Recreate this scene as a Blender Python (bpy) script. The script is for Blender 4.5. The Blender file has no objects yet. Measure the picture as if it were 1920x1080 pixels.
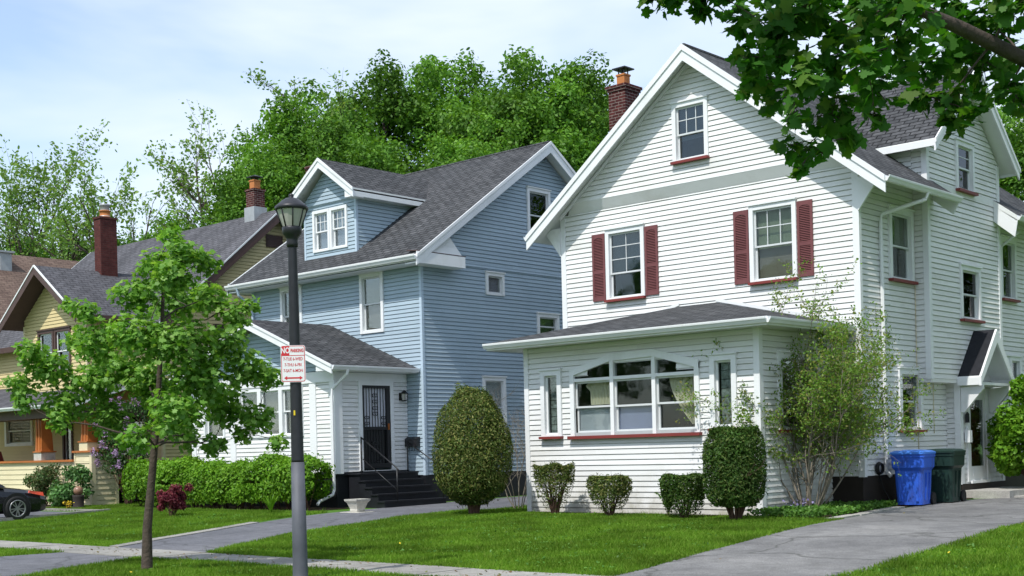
import bpy, math, random
import numpy as np
from mathutils import Vector, Matrix

SC = bpy.context.scene
COL = SC.collection
R = math.radians
V = Vector

# ------------------------------------------------------------------ materials
class NT:
    """small node-tree helper"""
    def __init__(self, name):
        self.m = bpy.data.materials.new(name)
        self.m.use_nodes = True
        self.t = self.m.node_tree
        self.t.nodes.clear()
        self.out = self.t.nodes.new('ShaderNodeOutputMaterial')
    def n(self, typ, **kw):
        nd = self.t.nodes.new(typ)
        for k, v in kw.items():
            if k.startswith('i_'):
                nd.inputs[k[2:].replace('_', ' ')].default_value = v
            else:
                setattr(nd, k, v)
        return nd
    def l(self, a, ao, b, bi):
        self.t.links.new(a.outputs[ao], b.inputs[bi])
    def surf(self, nd, o=0):
        self.t.links.new(nd.outputs[o], self.out.inputs['Surface'])

def c4(c): return (c[0], c[1], c[2], 1.0)
def mulc(c, k): return (min(1, c[0]*k), min(1, c[1]*k), min(1, c[2]*k), 1.0)

def ramp(T, src, so, stops):
    r = T.n('ShaderNodeValToRGB')
    e = r.color_ramp.elements
    while len(e) < len(stops): e.new(0.5)
    for i, (p, c) in enumerate(stops):
        e[i].position = p
        e[i].color = c if len(c) == 4 else c4(c)
    T.l(src, so, r, 'Fac')
    return r

def mixc(T, fac, a, b, mode='MIX'):
    m = T.n('ShaderNodeMix', data_type='RGBA', blend_type=mode)
    for key, val in (('Factor', fac), ('A', a), ('B', b)):
        sock = [s for s in m.inputs if s.name == key and (s.type == 'RGBA' if key != 'Factor' else s.type == 'VALUE')][0]
        if isinstance(val, tuple) and len(val) == 2 and hasattr(val[0], 'outputs'):
            T.t.links.new(val[0].outputs[val[1]], sock)
        else:
            sock.default_value = val
    return m
def mixout(m):
    return [i for i, s in enumerate(m.outputs) if s.type == 'RGBA'][0]

def M_plain(name, col, rough=0.6, var=0.12, nscale=3.0, spec=0.3, metal=0.0, island=0.0, bump=0.0, bscale=40.0, dirt=None, dirtamt=0.0, dscale=(0.6,0.6,0.6), splash=False):
    """painted / solid surface with mottling, per-piece variation and optional stains"""
    T = NT(name)
    geo = T.n('ShaderNodeNewGeometry')
    no = T.n('ShaderNodeTexNoise', i_Scale=nscale, i_Detail=5.0, i_Roughness=0.6)
    T.l(geo, 'Position', no, 'Vector')
    r = ramp(T, no, 'Fac', [(0.25, mulc(col, 1-var)), (0.75, mulc(col, 1+var))])
    cur = (r, 'Color')
    if island:
        rr = ramp(T, geo, 'Random Per Island', [(0.0, (1-island,)*3), (1.0, (1.0,)*3)])
        m = mixc(T, 1.0, cur, (rr, 'Color'), 'MULTIPLY'); cur = (m, mixout(m))
    if dirt:
        mp = T.n('ShaderNodeMapping'); mp.inputs['Scale'].default_value = dscale
        T.l(geo, 'Position', mp, 'Vector')
        n2 = T.n('ShaderNodeTexNoise', i_Scale=1.0, i_Detail=6.0, i_Roughness=0.65)
        T.l(mp, 'Vector', n2, 'Vector')
        r2 = ramp(T, n2, 'Fac', [(0.52, (0,0,0)), (0.75, (dirtamt,)*3)])
        m = mixc(T, (r2, 'Color'), cur, c4(dirt)); cur = (m, mixout(m))
    if splash:      # soil splashed up on the lowest boards, uneven along the wall
        sx = T.n('ShaderNodeSeparateXYZ'); T.l(geo, 'Position', sx, 'Vector')
        n4 = T.n('ShaderNodeTexNoise', i_Scale=2.2, i_Detail=6.0, i_Roughness=0.7); T.l(geo, 'Position', n4, 'Vector')
        ma = T.n('ShaderNodeMath', operation='MULTIPLY_ADD'); ma.inputs[1].default_value = 1.5; ma.inputs[2].default_value = -.25
        T.l(n4, 'Fac', ma, 0)
        sb_ = T.n('ShaderNodeMath', operation='SUBTRACT'); T.l(ma, 0, sb_, 0); T.l(sx, 'Z', sb_, 1)
        r5 = ramp(T, sb_, 0, [(0.0, (0,0,0)), (0.6, (.75,.75,.75))])
        m = mixc(T, (r5, 'Color'), cur, (.27,.25,.18,1)); cur = (m, mixout(m))
    b = T.n('ShaderNodeBsdfPrincipled', i_Roughness=rough, i_Metallic=metal)
    b.inputs['Specular IOR Level'].default_value = spec
    T.l(cur[0], cur[1], b, 'Base Color')
    if bump:
        n3 = T.n('ShaderNodeTexNoise', i_Scale=bscale, i_Detail=4.0)
        T.l(geo, 'Position', n3, 'Vector')
        bp = T.n('ShaderNodeBump', i_Strength=bump, i_Distance=0.02)
        T.l(n3, 'Fac', bp, 'Height'); T.l(bp, 'Normal', b, 'Normal')
    T.surf(b)
    return T.m

def M_brick(name, c1, c2, mortar, bw, rh, ms, rough=0.85, var=0.5, bump=0.5, offset=0.5, streak=0.0, patch=None):
    T = NT(name)
    uv = T.n('ShaderNodeUVMap')
    bt = T.n('ShaderNodeTexBrick', offset=offset)
    bt.inputs['Scale'].default_value = 1.0
    bt.inputs['Brick Width'].default_value = bw
    bt.inputs['Row Height'].default_value = rh
    bt.inputs['Mortar Size'].default_value = ms
    bt.inputs['Mortar Smooth'].default_value = 0.2
    bt.inputs['Bias'].default_value = 0.0
    bt.inputs['Color1'].default_value = c4(c1)
    bt.inputs['Color2'].default_value = c4(c2)
    bt.inputs['Mortar'].default_value = c4(mortar)
    # slightly wavy courses
    nw = T.n('ShaderNodeTexNoise', i_Scale=0.9, i_Detail=2.0)
    T.l(uv, 'UV', nw, 'Vector')
    sm = T.n('ShaderNodeVectorMath', operation='SCALE'); sm.inputs['Scale'].default_value = 0.035
    T.l(nw, 'Color', sm, 0)
    ad = T.n('ShaderNodeVectorMath', operation='ADD')
    T.l(uv, 'UV', ad, 0); T.l(sm, 'Vector', ad, 1)
    T.l(ad, 'Vector', bt, 'Vector')
    no = T.n('ShaderNodeTexNoise', i_Scale=6.0, i_Detail=6.0, i_Roughness=0.7)
    T.l(uv, 'UV', no, 'Vector')
    r = ramp(T, no, 'Fac', [(0.3, (1-var,)*3), (0.7, (1+var*0.6,)*3)])
    m = mixc(T, 1.0, (bt, 'Color'), (r, 'Color'), 'MULTIPLY'); cur = (m, mixout(m))
    mp = T.n('ShaderNodeMapping'); mp.inputs['Scale'].default_value = (1.4, 0.25, 1)
    T.l(uv, 'UV', mp, 'Vector')
    n2 = T.n('ShaderNodeTexNoise', i_Scale=1.0, i_Detail=4.0)
    T.l(mp, 'Vector', n2, 'Vector')
    r2 = ramp(T, n2, 'Fac', [(0.35, (1-streak,)*3), (0.7, (1+streak,)*3)])
    m2 = mixc(T, 1.0, cur, (r2, 'Color'), 'MULTIPLY'); cur = (m2, mixout(m2))
    b = T.n('ShaderNodeBsdfPrincipled', i_Roughness=rough)
    b.inputs['Specular IOR Level'].default_value = 0.2
    T.l(cur[0], cur[1], b, 'Base Color')
    bp = T.n('ShaderNodeBump', i_Strength=bump, i_Distance=0.012, invert=True)
    T.l(bt, 'Fac', bp, 'Height'); T.l(bp, 'Normal', b, 'Normal')
    T.surf(b)
    return T.m

def M_leaf(name, ca, cb, cc=None, trans=0.35, gloss=0.02, tcol=None, clump=0.35, cscale=0.8):
    """leaf: colour varies leaf by leaf, and by slow patches over the crown"""
    T = NT(name)
    geo = T.n('ShaderNodeNewGeometry')
    stops = [(0.0, ca), (0.6, cb), (1.0, cc or cb)]
    r = ramp(T, geo, 'Random Per Island', stops)
    no = T.n('ShaderNodeTexNoise', i_Scale=cscale, i_Detail=3.0)
    T.l(geo, 'Position', no, 'Vector')
    r2 = ramp(T, no, 'Fac', [(0.35, (1-clump,)*3), (0.65, (1+clump*0.4,)*3)])
    m = mixc(T, 1.0, (r, 'Color'), (r2, 'Color'), 'MULTIPLY'); cur = (m, mixout(m))
    d = T.n('ShaderNodeBsdfDiffuse'); T.l(cur[0], cur[1], d, 'Color')
    t = T.n('ShaderNodeBsdfTranslucent')
    tm = mixc(T, 1.0, cur, tcol or (1.25, 1.25, 0.55, 1), 'MULTIPLY')
    T.l(tm, mixout(tm), t, 'Color')
    s1 = T.n('ShaderNodeMixShader', i_Fac=trans)
    T.l(d, 0, s1, 1); T.l(t, 0, s1, 2)
    g = T.n('ShaderNodeBsdfGlossy', i_Roughness=0.5)
    g.inputs['Color'].default_value = (0.8, 0.95, 0.7, 1)
    s2 = T.n('ShaderNodeMixShader', i_Fac=gloss*0.3)
    T.l(s1, 0, s2, 1); T.l(g, 0, s2, 2)
    T.surf(s2)
    return T.m

def M_glass(name, tint=(0.86, 0.89, 0.88), refl=0.5, rough=0.02):
    T = NT(name)
    fr = T.n('ShaderNodeFresnel', i_IOR=1.5)
    mth = T.n('ShaderNodeMath', operation='MULTIPLY_ADD'); mth.inputs[1].default_value = .45+.6*(refl-.5)/.4*1.0; mth.inputs[2].default_value = refl*0.02
    T.l(fr, 0, mth, 0)
    tr = T.n('ShaderNodeBsdfTransparent'); tr.inputs['Color'].default_value = c4(tint)
    g = T.n('ShaderNodeBsdfGlossy', i_Roughness=rough)
    geo = T.n('ShaderNodeNewGeometry')
    no = T.n('ShaderNodeTexNoise', i_Scale=2.2, i_Detail=1.0); T.l(geo, 'Position', no, 'Vector')
    bp = T.n('ShaderNodeBump', i_Strength=0.06, i_Distance=0.05); T.l(no, 'Fac', bp, 'Height'); T.l(bp, 'Normal', g, 'Normal')
    s = T.n('ShaderNodeMixShader'); T.l(mth, 0, s, 0); T.l(tr, 0, s, 1); T.l(g, 0, s, 2)
    T.surf(s)
    return T.m

def M_ground(name, c1, c2, c3, s1=0.35, s2=9.0, rough=0.9, bump=0.4, crack=0.0, crackc=(0.03,0.03,0.03), fine=60.0, grit=0.25):
    T = NT(name)
    geo = T.n('ShaderNodeNewGeometry')
    a = T.n('ShaderNodeTexNoise', i_Scale=s1, i_Detail=6.0, i_Roughness=0.6); T.l(geo, 'Position', a, 'Vector')
    r = ramp(T, a, 'Fac', [(0.3, c1), (0.5, c2), (0.72, c3)])
    b = T.n('ShaderNodeTexNoise', i_Scale=s2, i_Detail=6.0, i_Roughness=0.75); T.l(geo, 'Position', b, 'Vector')
    r2 = ramp(T, b, 'Fac', [(0.3, (0.72,)*3), (0.7, (1.22,)*3)])
    m = mixc(T, 1.0, (r, 'Color'), (r2, 'Color'), 'MULTIPLY'); cur = (m, mixout(m))
    f = T.n('ShaderNodeTexNoise', i_Scale=fine, i_Detail=3.0); T.l(geo, 'Position', f, 'Vector')
    r3 = ramp(T, f, 'Fac', [(0.3, (1-grit,)*3), (0.7, (1+grit,)*3)])
    m = mixc(T, 1.0, cur, (r3, 'Color'), 'MULTIPLY'); cur = (m, mixout(m))
    if crack:
        wn = T.n('ShaderNodeTexNoise', i_Scale=1.3, i_Detail=4.0); T.l(geo, 'Position', wn, 'Vector')
        mx = T.n('ShaderNodeVectorMath', operation='SCALE'); mx.inputs['Scale'].default_value = 0.9; T.l(wn, 'Color', mx, 0)
        ad = T.n('ShaderNodeVectorMath', operation='ADD'); T.l(geo, 'Position', ad, 0); T.l(mx, 'Vector', ad, 1)
        v = T.n('ShaderNodeTexVoronoi', feature='DISTANCE_TO_EDGE'); v.inputs['Scale'].default_value = 0.38
        T.l(ad, 'Vector', v, 'Vector')
        r4 = ramp(T, v, 'Distance', [(0.0, (crack,)*3), (0.022, (0,0,0))])
        m = mixc(T, (r4, 'Color'), cur, c4(crackc)); cur = (m, mixout(m))
    p = T.n('ShaderNodeBsdfPrincipled', i_Roughness=rough); p.inputs['Specular IOR Level'].default_value = 0.25
    T.l(cur[0], cur[1], p, 'Base Color')
    bp = T.n('ShaderNodeBump', i_Strength=bump, i_Distance=0.02); T.l(f, 'Fac', bp, 'Height'); T.l(bp, 'Normal', p, 'Normal')
    T.surf(p)
    return T.m

# ------------------------------------------------------------------ mesh builder
class MB:
    def __init__(self): self.v = []; self.f = []; self.mi = []; self.sm = []
    def poly(self, pts, m=0, smooth=False):
        i = len(self.v)
        self.v.extend([tuple(p) for p in pts])
        self.f.append(list(range(i, i+len(pts)))); self.mi.append(m); self.sm.append(smooth)
    def quad(self, a, b, c, d, m=0): self.poly([a, b, c, d], m)
    def hexa(self, p, a, b, c, m=0):
        """parallelepiped from corner p with edges a, b, c"""
        p, a, b, c = V(p), V(a), V(b), V(c)
        q = [p, p+a, p+a+b, p+b, p+c, p+a+c, p+a+b+c, p+b+c]
        i = len(self.v); self.v.extend([tuple(x) for x in q])
        for f in ((0,3,2,1),(4,5,6,7),(0,1,5,4),(1,2,6,5),(2,3,7,6),(3,0,4,7)):
            self.f.append([i+k for k in f]); self.mi.append(m); self.sm.append(False)
    def box(self, x0, x1, y0, y1, z0, z1, m=0):
        self.hexa((x0,y0,z0), (x1-x0,0,0), (0,y1-y0,0), (0,0,z1-z0), m)
    def prism(self, pts, d, m=0, mside=None):
        """extrude polygon pts (3d) by vector d"""
        d = V(d); n = len(pts); P = [V(p) for p in pts]
        i = len(self.v); self.v.extend([tuple(p) for p in P] + [tuple(p+d) for p in P])
        ms = m if mside is None else mside
        self.f.append([i+k for k in range(n)]); self.mi.append(m); self.sm.append(False)
        self.f.append([i+n+k for k in reversed(range(n))]); self.mi.append(ms); self.sm.append(False)
        for k in range(n):
            self.f.append([i+k, i+(k+1)%n, i+n+(k+1)%n, i+n+k]); self.mi.append(ms); self.sm.append(False)
    def tube(self, pts, rad, n=8, m=0, cap=True, smooth=True):
        pts = [V(p) for p in pts]
        if not hasattr(rad, '__len__'): rad = [rad]*len(pts)
        base = len(self.v); prev = None
        for k, p in enumerate(pts):
            t = (pts[min(k+1, len(pts)-1)] - pts[max(k-1, 0)])
            if t.length < 1e-9: t = V((0,0,1))
            t.normalize()
            if prev is None:
                a = t.cross(V((0,0,1)) if abs(t.z) < 0.9 else V((1,0,0))); a.normalize()
            else:
                a = prev - t*prev.dot(t)
                if a.length < 1e-6: a = t.orthogonal()
                a.normalize()
            prev = a; b = t.cross(a)
            for j in range(n):
                an = 2*math.pi*j/n
                self.v.append(tuple(p + (a*math.cos(an) + b*math.sin(an))*rad[k]))
        for k in range(len(pts)-1):
            for j in range(n):
                a0 = base+k*n+j; a1 = base+k*n+(j+1)%n
                self.f.append([a0, a1, a1+n, a0+n]); self.mi.append(m); self.sm.append(smooth)
        if cap:
            self.f.append([base+j for j in reversed(range(n))]); self.mi.append(m); self.sm.append(False)
            e = base+(len(pts)-1)*n
            self.f.append([e+j for j in range(n)]); self.mi.append(m); self.sm.append(False)
    def lathe(self, c, prof, n=24, m=0, smooth=True, sx=1.0, sy=1.0, rot=0.0, cap=True):
        """prof: list of (r, z) about vertical axis through c"""
        base = len(self.v)
        for r, z in prof:
            for j in range(n):
                an = 2*math.pi*(j+0.5)/n + rot
                self.v.append((c[0]+r*sx*math.cos(an), c[1]+r*sy*math.sin(an), c[2]+z))
        for k in range(len(prof)-1):
            for j in range(n):
                a0 = base+k*n+j; a1 = base+k*n+(j+1)%n
                self.f.append([a0, a1, a1+n, a0+n]); self.mi.append(m); self.sm.append(smooth)
        if not cap: return
        self.f.append([base+j for j in reversed(range(n))]); self.mi.append(m); self.sm.append(False)
        e = base+(len(prof)-1)*n
        self.f.append([e+j for j in range(n)]); self.mi.append(m); self.sm.append(False)
    def rotz(self, ang, about=(0,0)):
        ca, sa = math.cos(ang), math.sin(ang)
        self.v = [((x-about[0])*ca-(y-about[1])*sa+about[0], (x-about[0])*sa+(y-about[1])*ca+about[1], z) for x,y,z in self.v]
    def move(self, d): self.v = [(x+d[0], y+d[1], z+d[2]) for x,y,z in self.v]
    def mesh(self, name, mats):
        me = bpy.data.meshes.new(name)
        me.from_pydata(self.v, [], self.f)
        for m in mats: me.materials.append(m)
        me.polygons.foreach_set('material_index', self.mi)
        me.polygons.foreach_set('use_smooth', self.sm)
        # metric uv in the plane of each face: u horizontal, v up the slope
        nl = len(me.loops); uv = np.zeros((nl, 2), np.float32)
        nor = np.zeros(len(me.polygons)*3, np.float32); me.polygons.foreach_get('normal', nor); nor = nor.reshape(-1,3)
        co = np.zeros(len(me.vertices)*3, np.float32); me.vertices.foreach_get('co', co); co = co.reshape(-1,3)
        lv = np.zeros(nl, np.int32); me.loops.foreach_get('vertex_index', lv)
        tot = np.zeros(len(me.polygons), np.int32); me.polygons.foreach_get('loop_total', tot)
        fn = np.repeat(nor, tot, axis=0)
        fn = np.where(fn[:, 2:3] < -1e-4, -fn, fn)
        t = np.stack([-fn[:,1], fn[:,0], np.zeros(nl)], 1)
        L = np.linalg.norm(t, axis=1); flat = L < 0.05
        t[flat] = (1,0,0); L[flat] = 1; t /= L[:,None]
        s = np.cross(fn, t)
        p = co[lv]
        uv[:,0] = (p*t).sum(1); uv[:,1] = (p*s).sum(1)
        lay = me.uv_layers.new(name='UVMap'); lay.data.foreach_set('uv', uv.ravel())
        me.update()
        return me

def put(me, name, parent=None):
    o = bpy.data.objects.new(name, me); COL.objects.link(o)
    if parent is not None:
        o.parent = parent; o.matrix_parent_inverse = WM[parent].inverted()
    WM[o] = Matrix.Identity(4)
    return o
WM = {}
def tag(o, label=None, cat=None, group=None, kind=None):
    if label: o['label'] = label
    if cat: o['category'] = cat
    if group: o['group'] = group
    if kind: o['kind'] = kind
    return o
def thing(name, label, cat, loc=(0,0,0), group=None):
    o = bpy.data.objects.new(name, None); COL.objects.link(o)
    o.location = loc; o.empty_display_size = 0.2
    WM[o] = Matrix.Translation(V(loc))
    return tag(o, label, cat, group)
def part(mb, name, parent, mats, label=None):
    if not isinstance(mats, (list, tuple)): mats = [mats]
    o = put(mb.mesh(name, mats), name, parent)
    if label: o['label'] = label
    return o
def parts(mbs, name, parent, mats):
    for mb in mbs: part(mb, name, parent, mats)
def bx(*a):
    f = MB(); f.box(*a); return f
def solo(mb, name, mats, label, cat, group=None):
    """a thing that is one mesh"""
    if not isinstance(mats, (list, tuple)): mats = [mats]
    return tag(put(mb.mesh(name, mats), name), label, cat, group)
def struct(mb, name, mats, kind='structure'):
    if not isinstance(mats, (list, tuple)): mats = [mats]
    return tag(put(mb.mesh(name, mats), name), kind=kind)
def copy_tree(o, loc, rz=0.0, sc=1.0, label=None, group=None, parent=None):
    c = o.copy(); COL.objects.link(c)
    if parent is None:
        c.location = loc; c.rotation_euler = (0,0,rz)
        c.scale = sc if hasattr(sc, '__len__') else (sc, sc, sc)
        if label: c['label'] = label
        if group: c['group'] = group
    else: c.parent = parent
    for ch in o.children: copy_tree(ch, None, parent=c)
    return c

def text_mesh(mb, txt, size, place, m=0, bold=0.0, sx=1.0, extrude=0.0):
    """real letters as mesh; place(x, y) -> 3d point of the letter plane"""
    cu = bpy.data.curves.new('lettering', 'FONT'); cu.body = txt; cu.size = size; cu.offset = bold
    cu.align_x = 'CENTER'; cu.align_y = 'CENTER'; cu.resolution_u = 3
    ob = bpy.data.objects.new('lettering', cu); COL.objects.link(ob)
    dg = bpy.context.evaluated_depsgraph_get(); dg.update()
    me = bpy.data.meshes.new_from_object(ob.evaluated_get(dg))
    for p in me.polygons:
        mb.poly([place(me.vertices[i].co.x*sx, me.vertices[i].co.y) for i in p.vertices], m)
    bpy.data.objects.remove(ob); bpy.data.curves.remove(cu); bpy.data.meshes.remove(me)

# ------------------------------------------------------------------ numpy leaf meshes
def blob_template(kind):
    if kind == 'diamond':
        T = [(0,-.5,0),(.32,0,.06),(0,.5,0),(-.32,0,.06)]
    elif kind == 'oval':
        T = [(0,-.5,0),(.24,-.2,.05),(.24,.2,.05),(0,.5,0),(-.24,.2,.05),(-.24,-.2,.05)]
    elif kind == 'maple':
        T = [(0,-.42,0),(.34,-.36,.05),(.26,-.12,.02),(.52,.06,.07),(.2,.14,.01),(.22,.34,.04),(0,.56,-.03),
             (-.22,.34,.04),(-.2,.14,.01),(-.52,.06,.07),(-.26,-.12,.02),(-.34,-.36,.05)]
    elif kind == 'bigmaple':
        half = [(.05,-.34),(.16,-.43),(.33,-.40),(.30,-.27),(.40,-.18),(.50,-.16),(.49,-.03),(.58,.08),(.44,.12),(.37,.22),(.22,.16),(.20,.28),(.15,.40),(.08,.44)]
        T = [(0,-.36,0)] + [(x,y,.16*x) for x,y in half] + [(0,.62,-.02)] + [(-x,y,.16*x) for x,y in reversed(half)]
    elif kind == 'sprig':
        T = [(0,-.5,0),(.14,-.1,.04),(.1,.25,.03),(0,.5,0),(-.1,.25,.03),(-.14,-.1,.04)]
    elif kind == 'tri':
        T = [(-.5,0,0),(.5,0,0),(.15,1,0)]
    return np.array(T, np.float32)

def leaf_mesh(name, P, S, N, rng, kind, mat, spread=0.6, aspect=1.0):
    """one mesh of many leaves. P points, S sizes, N preferred normals"""
    T = blob_template(kind); k = len(T); n = len(P)
    N = np.asarray(N, np.float32) + rng.normal(0, spread, (n,3)).astype(np.float32)
    N /= np.maximum(np.linalg.norm(N, axis=1), 1e-6)[:,None]
    r = rng.normal(0, 1, (n,3)).astype(np.float32)
    A = np.cross(N, r); A /= np.maximum(np.linalg.norm(A, axis=1), 1e-6)[:,None]
    B = np.cross(N, A)
    S = np.asarray(S, np.float32).reshape(-1,1,1)
    co = P[:,None,:] + S*(T[None,:,0:1]*aspect*A[:,None,:] + T[None,:,1:2]*B[:,None,:] + T[None,:,2:3]*N[:,None,:])
    return raw_mesh(name, co.reshape(-1,3), k, n, mat)

def raw_mesh(name, co, k, n, mat):
    me = bpy.data.meshes.new(name)
    me.vertices.add(n*k); me.vertices.foreach_set('co', np.ascontiguousarray(co, np.float32).ravel())
    me.loops.add(n*k); me.loops.foreach_set('vertex_index', np.arange(n*k, dtype=np.int32))
    me.polygons.add(n)
    me.polygons.foreach_set('loop_start', np.arange(0, n*k, k, dtype=np.int32))
    me.polygons.foreach_set('loop_total', np.full(n, k, np.int32))
    if isinstance(mat, (list, tuple)):
        for m in mat: me.materials.append(m)
    else: me.materials.append(mat)
    me.update(calc_edges=True)
    return me

def unit(a): return a/np.maximum(np.linalg.norm(a, axis=-1, keepdims=True), 1e-9)
def sph(rng, n): return unit(rng.normal(0, 1, (n,3)))

# ------------------------------------------------------------------ ground height
def sstep(a, b, x):
    t = min(max((x-a)/(b-a), 0), 1); return t*t*(3-2*t)
def gz(x, y):
    return -0.2 + 0.2*sstep(12.4, 20, y) + 0.08*min(max((y-22)/8, 0), 1)
# ------------------------------------------------------------------ palette
m_wsid = M_plain('white vinyl siding', (.79,.79,.785), .55, .03, 1.5, island=.12, dirt=(.46,.44,.36), dirtamt=.38, dscale=(.9,.9,1.6), splash=True)
m_wsid_low = m_wsid
m_bsid = M_plain('pale blue siding', (.375,.47,.545), .55, .05, 1.2, island=.10, dirt=(.22,.30,.38), dirtamt=.35, dscale=(.7,.7,.9))
m_csid = M_plain('cream yellow siding', (.66,.54,.29), .6, .05, 1.2, island=.08, dirt=(.34,.28,.16), dirtamt=.3)
m_csid2 = M_plain('pale cream siding', (.72,.63,.41), .6, .05, 1.2, island=.08, dirt=(.34,.28,.16), dirtamt=.3)
m_trim = M_plain('white trim paint', (.78,.79,.80), .5, .03, 2.0, dirt=(.5,.5,.46), dirtamt=.3, dscale=(1.5,1.5,.8))
m_soffit = M_plain('white soffit boards', (.74,.75,.74), .6, .05, 3.0)
m_btrim = M_plain('pale blue corner trim', (.46,.56,.66), .5, .04, 2.0)
m_alum = M_plain('aluminium sash', (.62,.64,.65), .35, .05, 5.0, spec=.5)
m_alumg = M_plain('grey storm sash', (.42,.45,.46), .35, .05, 5.0, spec=.5)
m_red = M_plain('maroon sill paint', (.21,.04,.036), .5, .12, 4.0)
m_shut = M_plain('maroon louvre shutter', (.165,.058,.060), .5, .12, 4.0)
m_brown = M_plain('dark brown fascia paint', (.085,.05,.045), .55, .15, 3.0)
m_found = M_plain('dark skirting boards', (.028,.022,.018), .8, .3, 2.0)
m_black = M_plain('black painted wood', (.012,.013,.017), .5, .3, 3.0, spec=.4)
m_iron = M_plain('black iron', (.012,.012,.014), .42, .2, 6.0, spec=.5)
m_conc = M_ground('worn concrete', (.33,.32,.30), (.40,.385,.36), (.46,.445,.42), .5, 5.0, bump=.25, crack=.0)
m_shing = M_brick('charcoal asphalt shingles', (.058,.061,.066), (.100,.102,.108), (.016,.016,.018), .33, .145, .019, var=.6, streak=.18)
m_shing2 = M_brick('slate grey asphalt shingles', (.085,.085,.095), (.115,.113,.125), (.040,.040,.045), .33, .145, .015, var=.4, streak=.2)
m_shing3 = M_brick('brown asphalt shingles', (.125,.085,.07), (.175,.125,.10), (.06,.04,.033), .33, .145, .010, var=.35, streak=.15)
m_shing4 = M_plain('black roll roofing', (.016,.017,.022), .85, .3, 6.0)
m_brickm = M_brick('dark red brick', (.060,.014,.014), (.10,.024,.022), (.24,.19,.17), .21, .072, .008, var=.5, bump=.6)
m_brickm2 = M_brick('deep red brick', (.080,.022,.020), (.112,.032,.028), (.085,.045,.04), .21, .072, .006, var=.4, bump=.5)
m_terra = M_plain('terracotta flue', (.46,.17,.055), .7, .15, 5.0)
m_lead = M_plain('galvanised flashing', (.38,.39,.40), .45, .15, 6.0, metal=.3)
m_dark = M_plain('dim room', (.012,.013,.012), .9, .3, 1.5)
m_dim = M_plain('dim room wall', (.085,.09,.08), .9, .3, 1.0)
m_curt = M_plain('cream curtain', (.80,.74,.56), .9, .08, 3.0)
m_blind = M_plain('pale blind', (.42,.43,.42), .8, .06, 3.0)
m_blindg = M_plain('greenish shade', (.25,.30,.205), .8, .12, 1.5)
m_blindb = M_plain('taupe shade', (.25,.225,.18), .8, .12, 1.5)
m_blindl = M_plain('grey lavender shade', (.46,.46,.54), .8, .08, 1.5)
m_blindv = M_plain('lilac grey board', (.38,.40,.60), .8, .08, 1.5)
m_blinda = M_plain('ash grey board', (.60,.62,.68), .8, .08, 1.5)
m_glass = M_glass('window glass')
m_glassb = M_glass('storm glass', (.6,.66,.66), .9)
m_gblock = M_plain('glass block', (.34,.38,.36), .12, .75, 14.0, spec=.7)
m_orange = M_plain('orange brown stained wood', (.40,.125,.028), .5, .25, 2.5)
m_redwood = M_plain('deep red painted wood', (.11,.016,.016), .45, .2, 3.0)
m_lampmetal = M_plain('black lamp metal', (.022,.022,.027), .42, .25, 8.0, spec=.5, metal=.2)
m_lampgrey = M_plain('weathered grey post base', (.085,.09,.108), .6, .25, 3.0, spec=.4, dirt=(.06,.06,.07), dirtamt=.8, dscale=(3,3,1.2))
m_lampglass = M_plain('frosted lamp glass', (.42,.40,.38), .25, .15, 6.0, spec=.6)
m_signw = M_plain('white sign enamel', (.74,.74,.76), .35, .03, 5.0, spec=.5)
m_signr = M_plain('red sign enamel', (.56,.025,.035), .35, .05, 5.0, spec=.5)
m_yellow = M_plain('yellow tag', (.75,.55,.03), .5, .05, 5.0)
m_bluebin = M_plain('blue cart plastic', (.028,.12,.66), .42, .10, 2.0, spec=.5, dirt=(.04,.045,.16), dirtamt=.8, dscale=(5.5,5.5,1.8))
m_bluelid = M_plain('blue lid plastic', (.07,.25,.85), .38, .06, 3.0, spec=.5)
m_greenbin = M_plain('dark green cart plastic', (.008,.028,.022), .5, .2, 3.0, spec=.4)
m_rubber = M_plain('black rubber', (.015,.015,.016), .7, .2, 8.0)
m_stone = M_plain('pale cast stone', (.50,.48,.43), .8, .2, 12.0, bump=.4)
m_clay = M_plain('brown glazed clay', (.24,.13,.08), .35, .3, 8.0, spec=.5)
m_carp = M_plain('black car paint', (.008,.009,.011), .18, .1, 2.0, spec=.6)
m_carg = M_plain('tinted car glass', (.01,.011,.012), .08, .1, 2.0, spec=.7)
m_alloy = M_plain('grey alloy wheel', (.30,.30,.31), .35, .1, 8.0, metal=.6)
m_amber = M_plain('red orange lamp lens', (.62,.07,.03), .2, .1, 8.0, spec=.6)
m_asph = M_ground('blue grey asphalt', (.105,.108,.122), (.13,.132,.148), (.165,.165,.18), .35, 4.0, crack=.5, grit=.3)
m_asph2 = M_ground('weathered grey asphalt', (.13,.128,.13), (.18,.178,.178), (.24,.235,.23), .45, 2.6, crack=.8, crackc=(.07,.07,.065), grit=.35)
m_walk = M_ground('sidewalk concrete', (.20,.195,.18), (.27,.26,.24), (.34,.325,.30), .6, 3.5, crack=.35, crackc=(.13,.12,.1), grit=.2)
m_soil = M_ground('garden soil', (.045,.03,.02), (.07,.05,.033), (.10,.075,.05), 2.0, 12.0, bump=.8)
m_mulch = M_ground('red mulch', (.25,.05,.02), (.32,.08,.03), (.2,.05,.03), 3.0, 18.0, bump=.8)
m_turf = M_ground('turf', (.05,.125,.012), (.065,.155,.016), (.085,.18,.02), .4, 6.0, bump=.6, grit=.4)
m_bark = M_plain('grey brown bark', (.070,.054,.042), .9, .35, 9.0, bump=.8, bscale=30)
m_barkd = M_plain('dark bark', (.065,.05,.042), .9, .35, 6.0, bump=.8, bscale=25)
m_barkp = M_plain('pale grey twigs', (.20,.175,.14), .9, .3, 9.0)
m_yewstem = M_plain('brown yew stems', (.09,.05,.035), .9, .35, 9.0)
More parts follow.
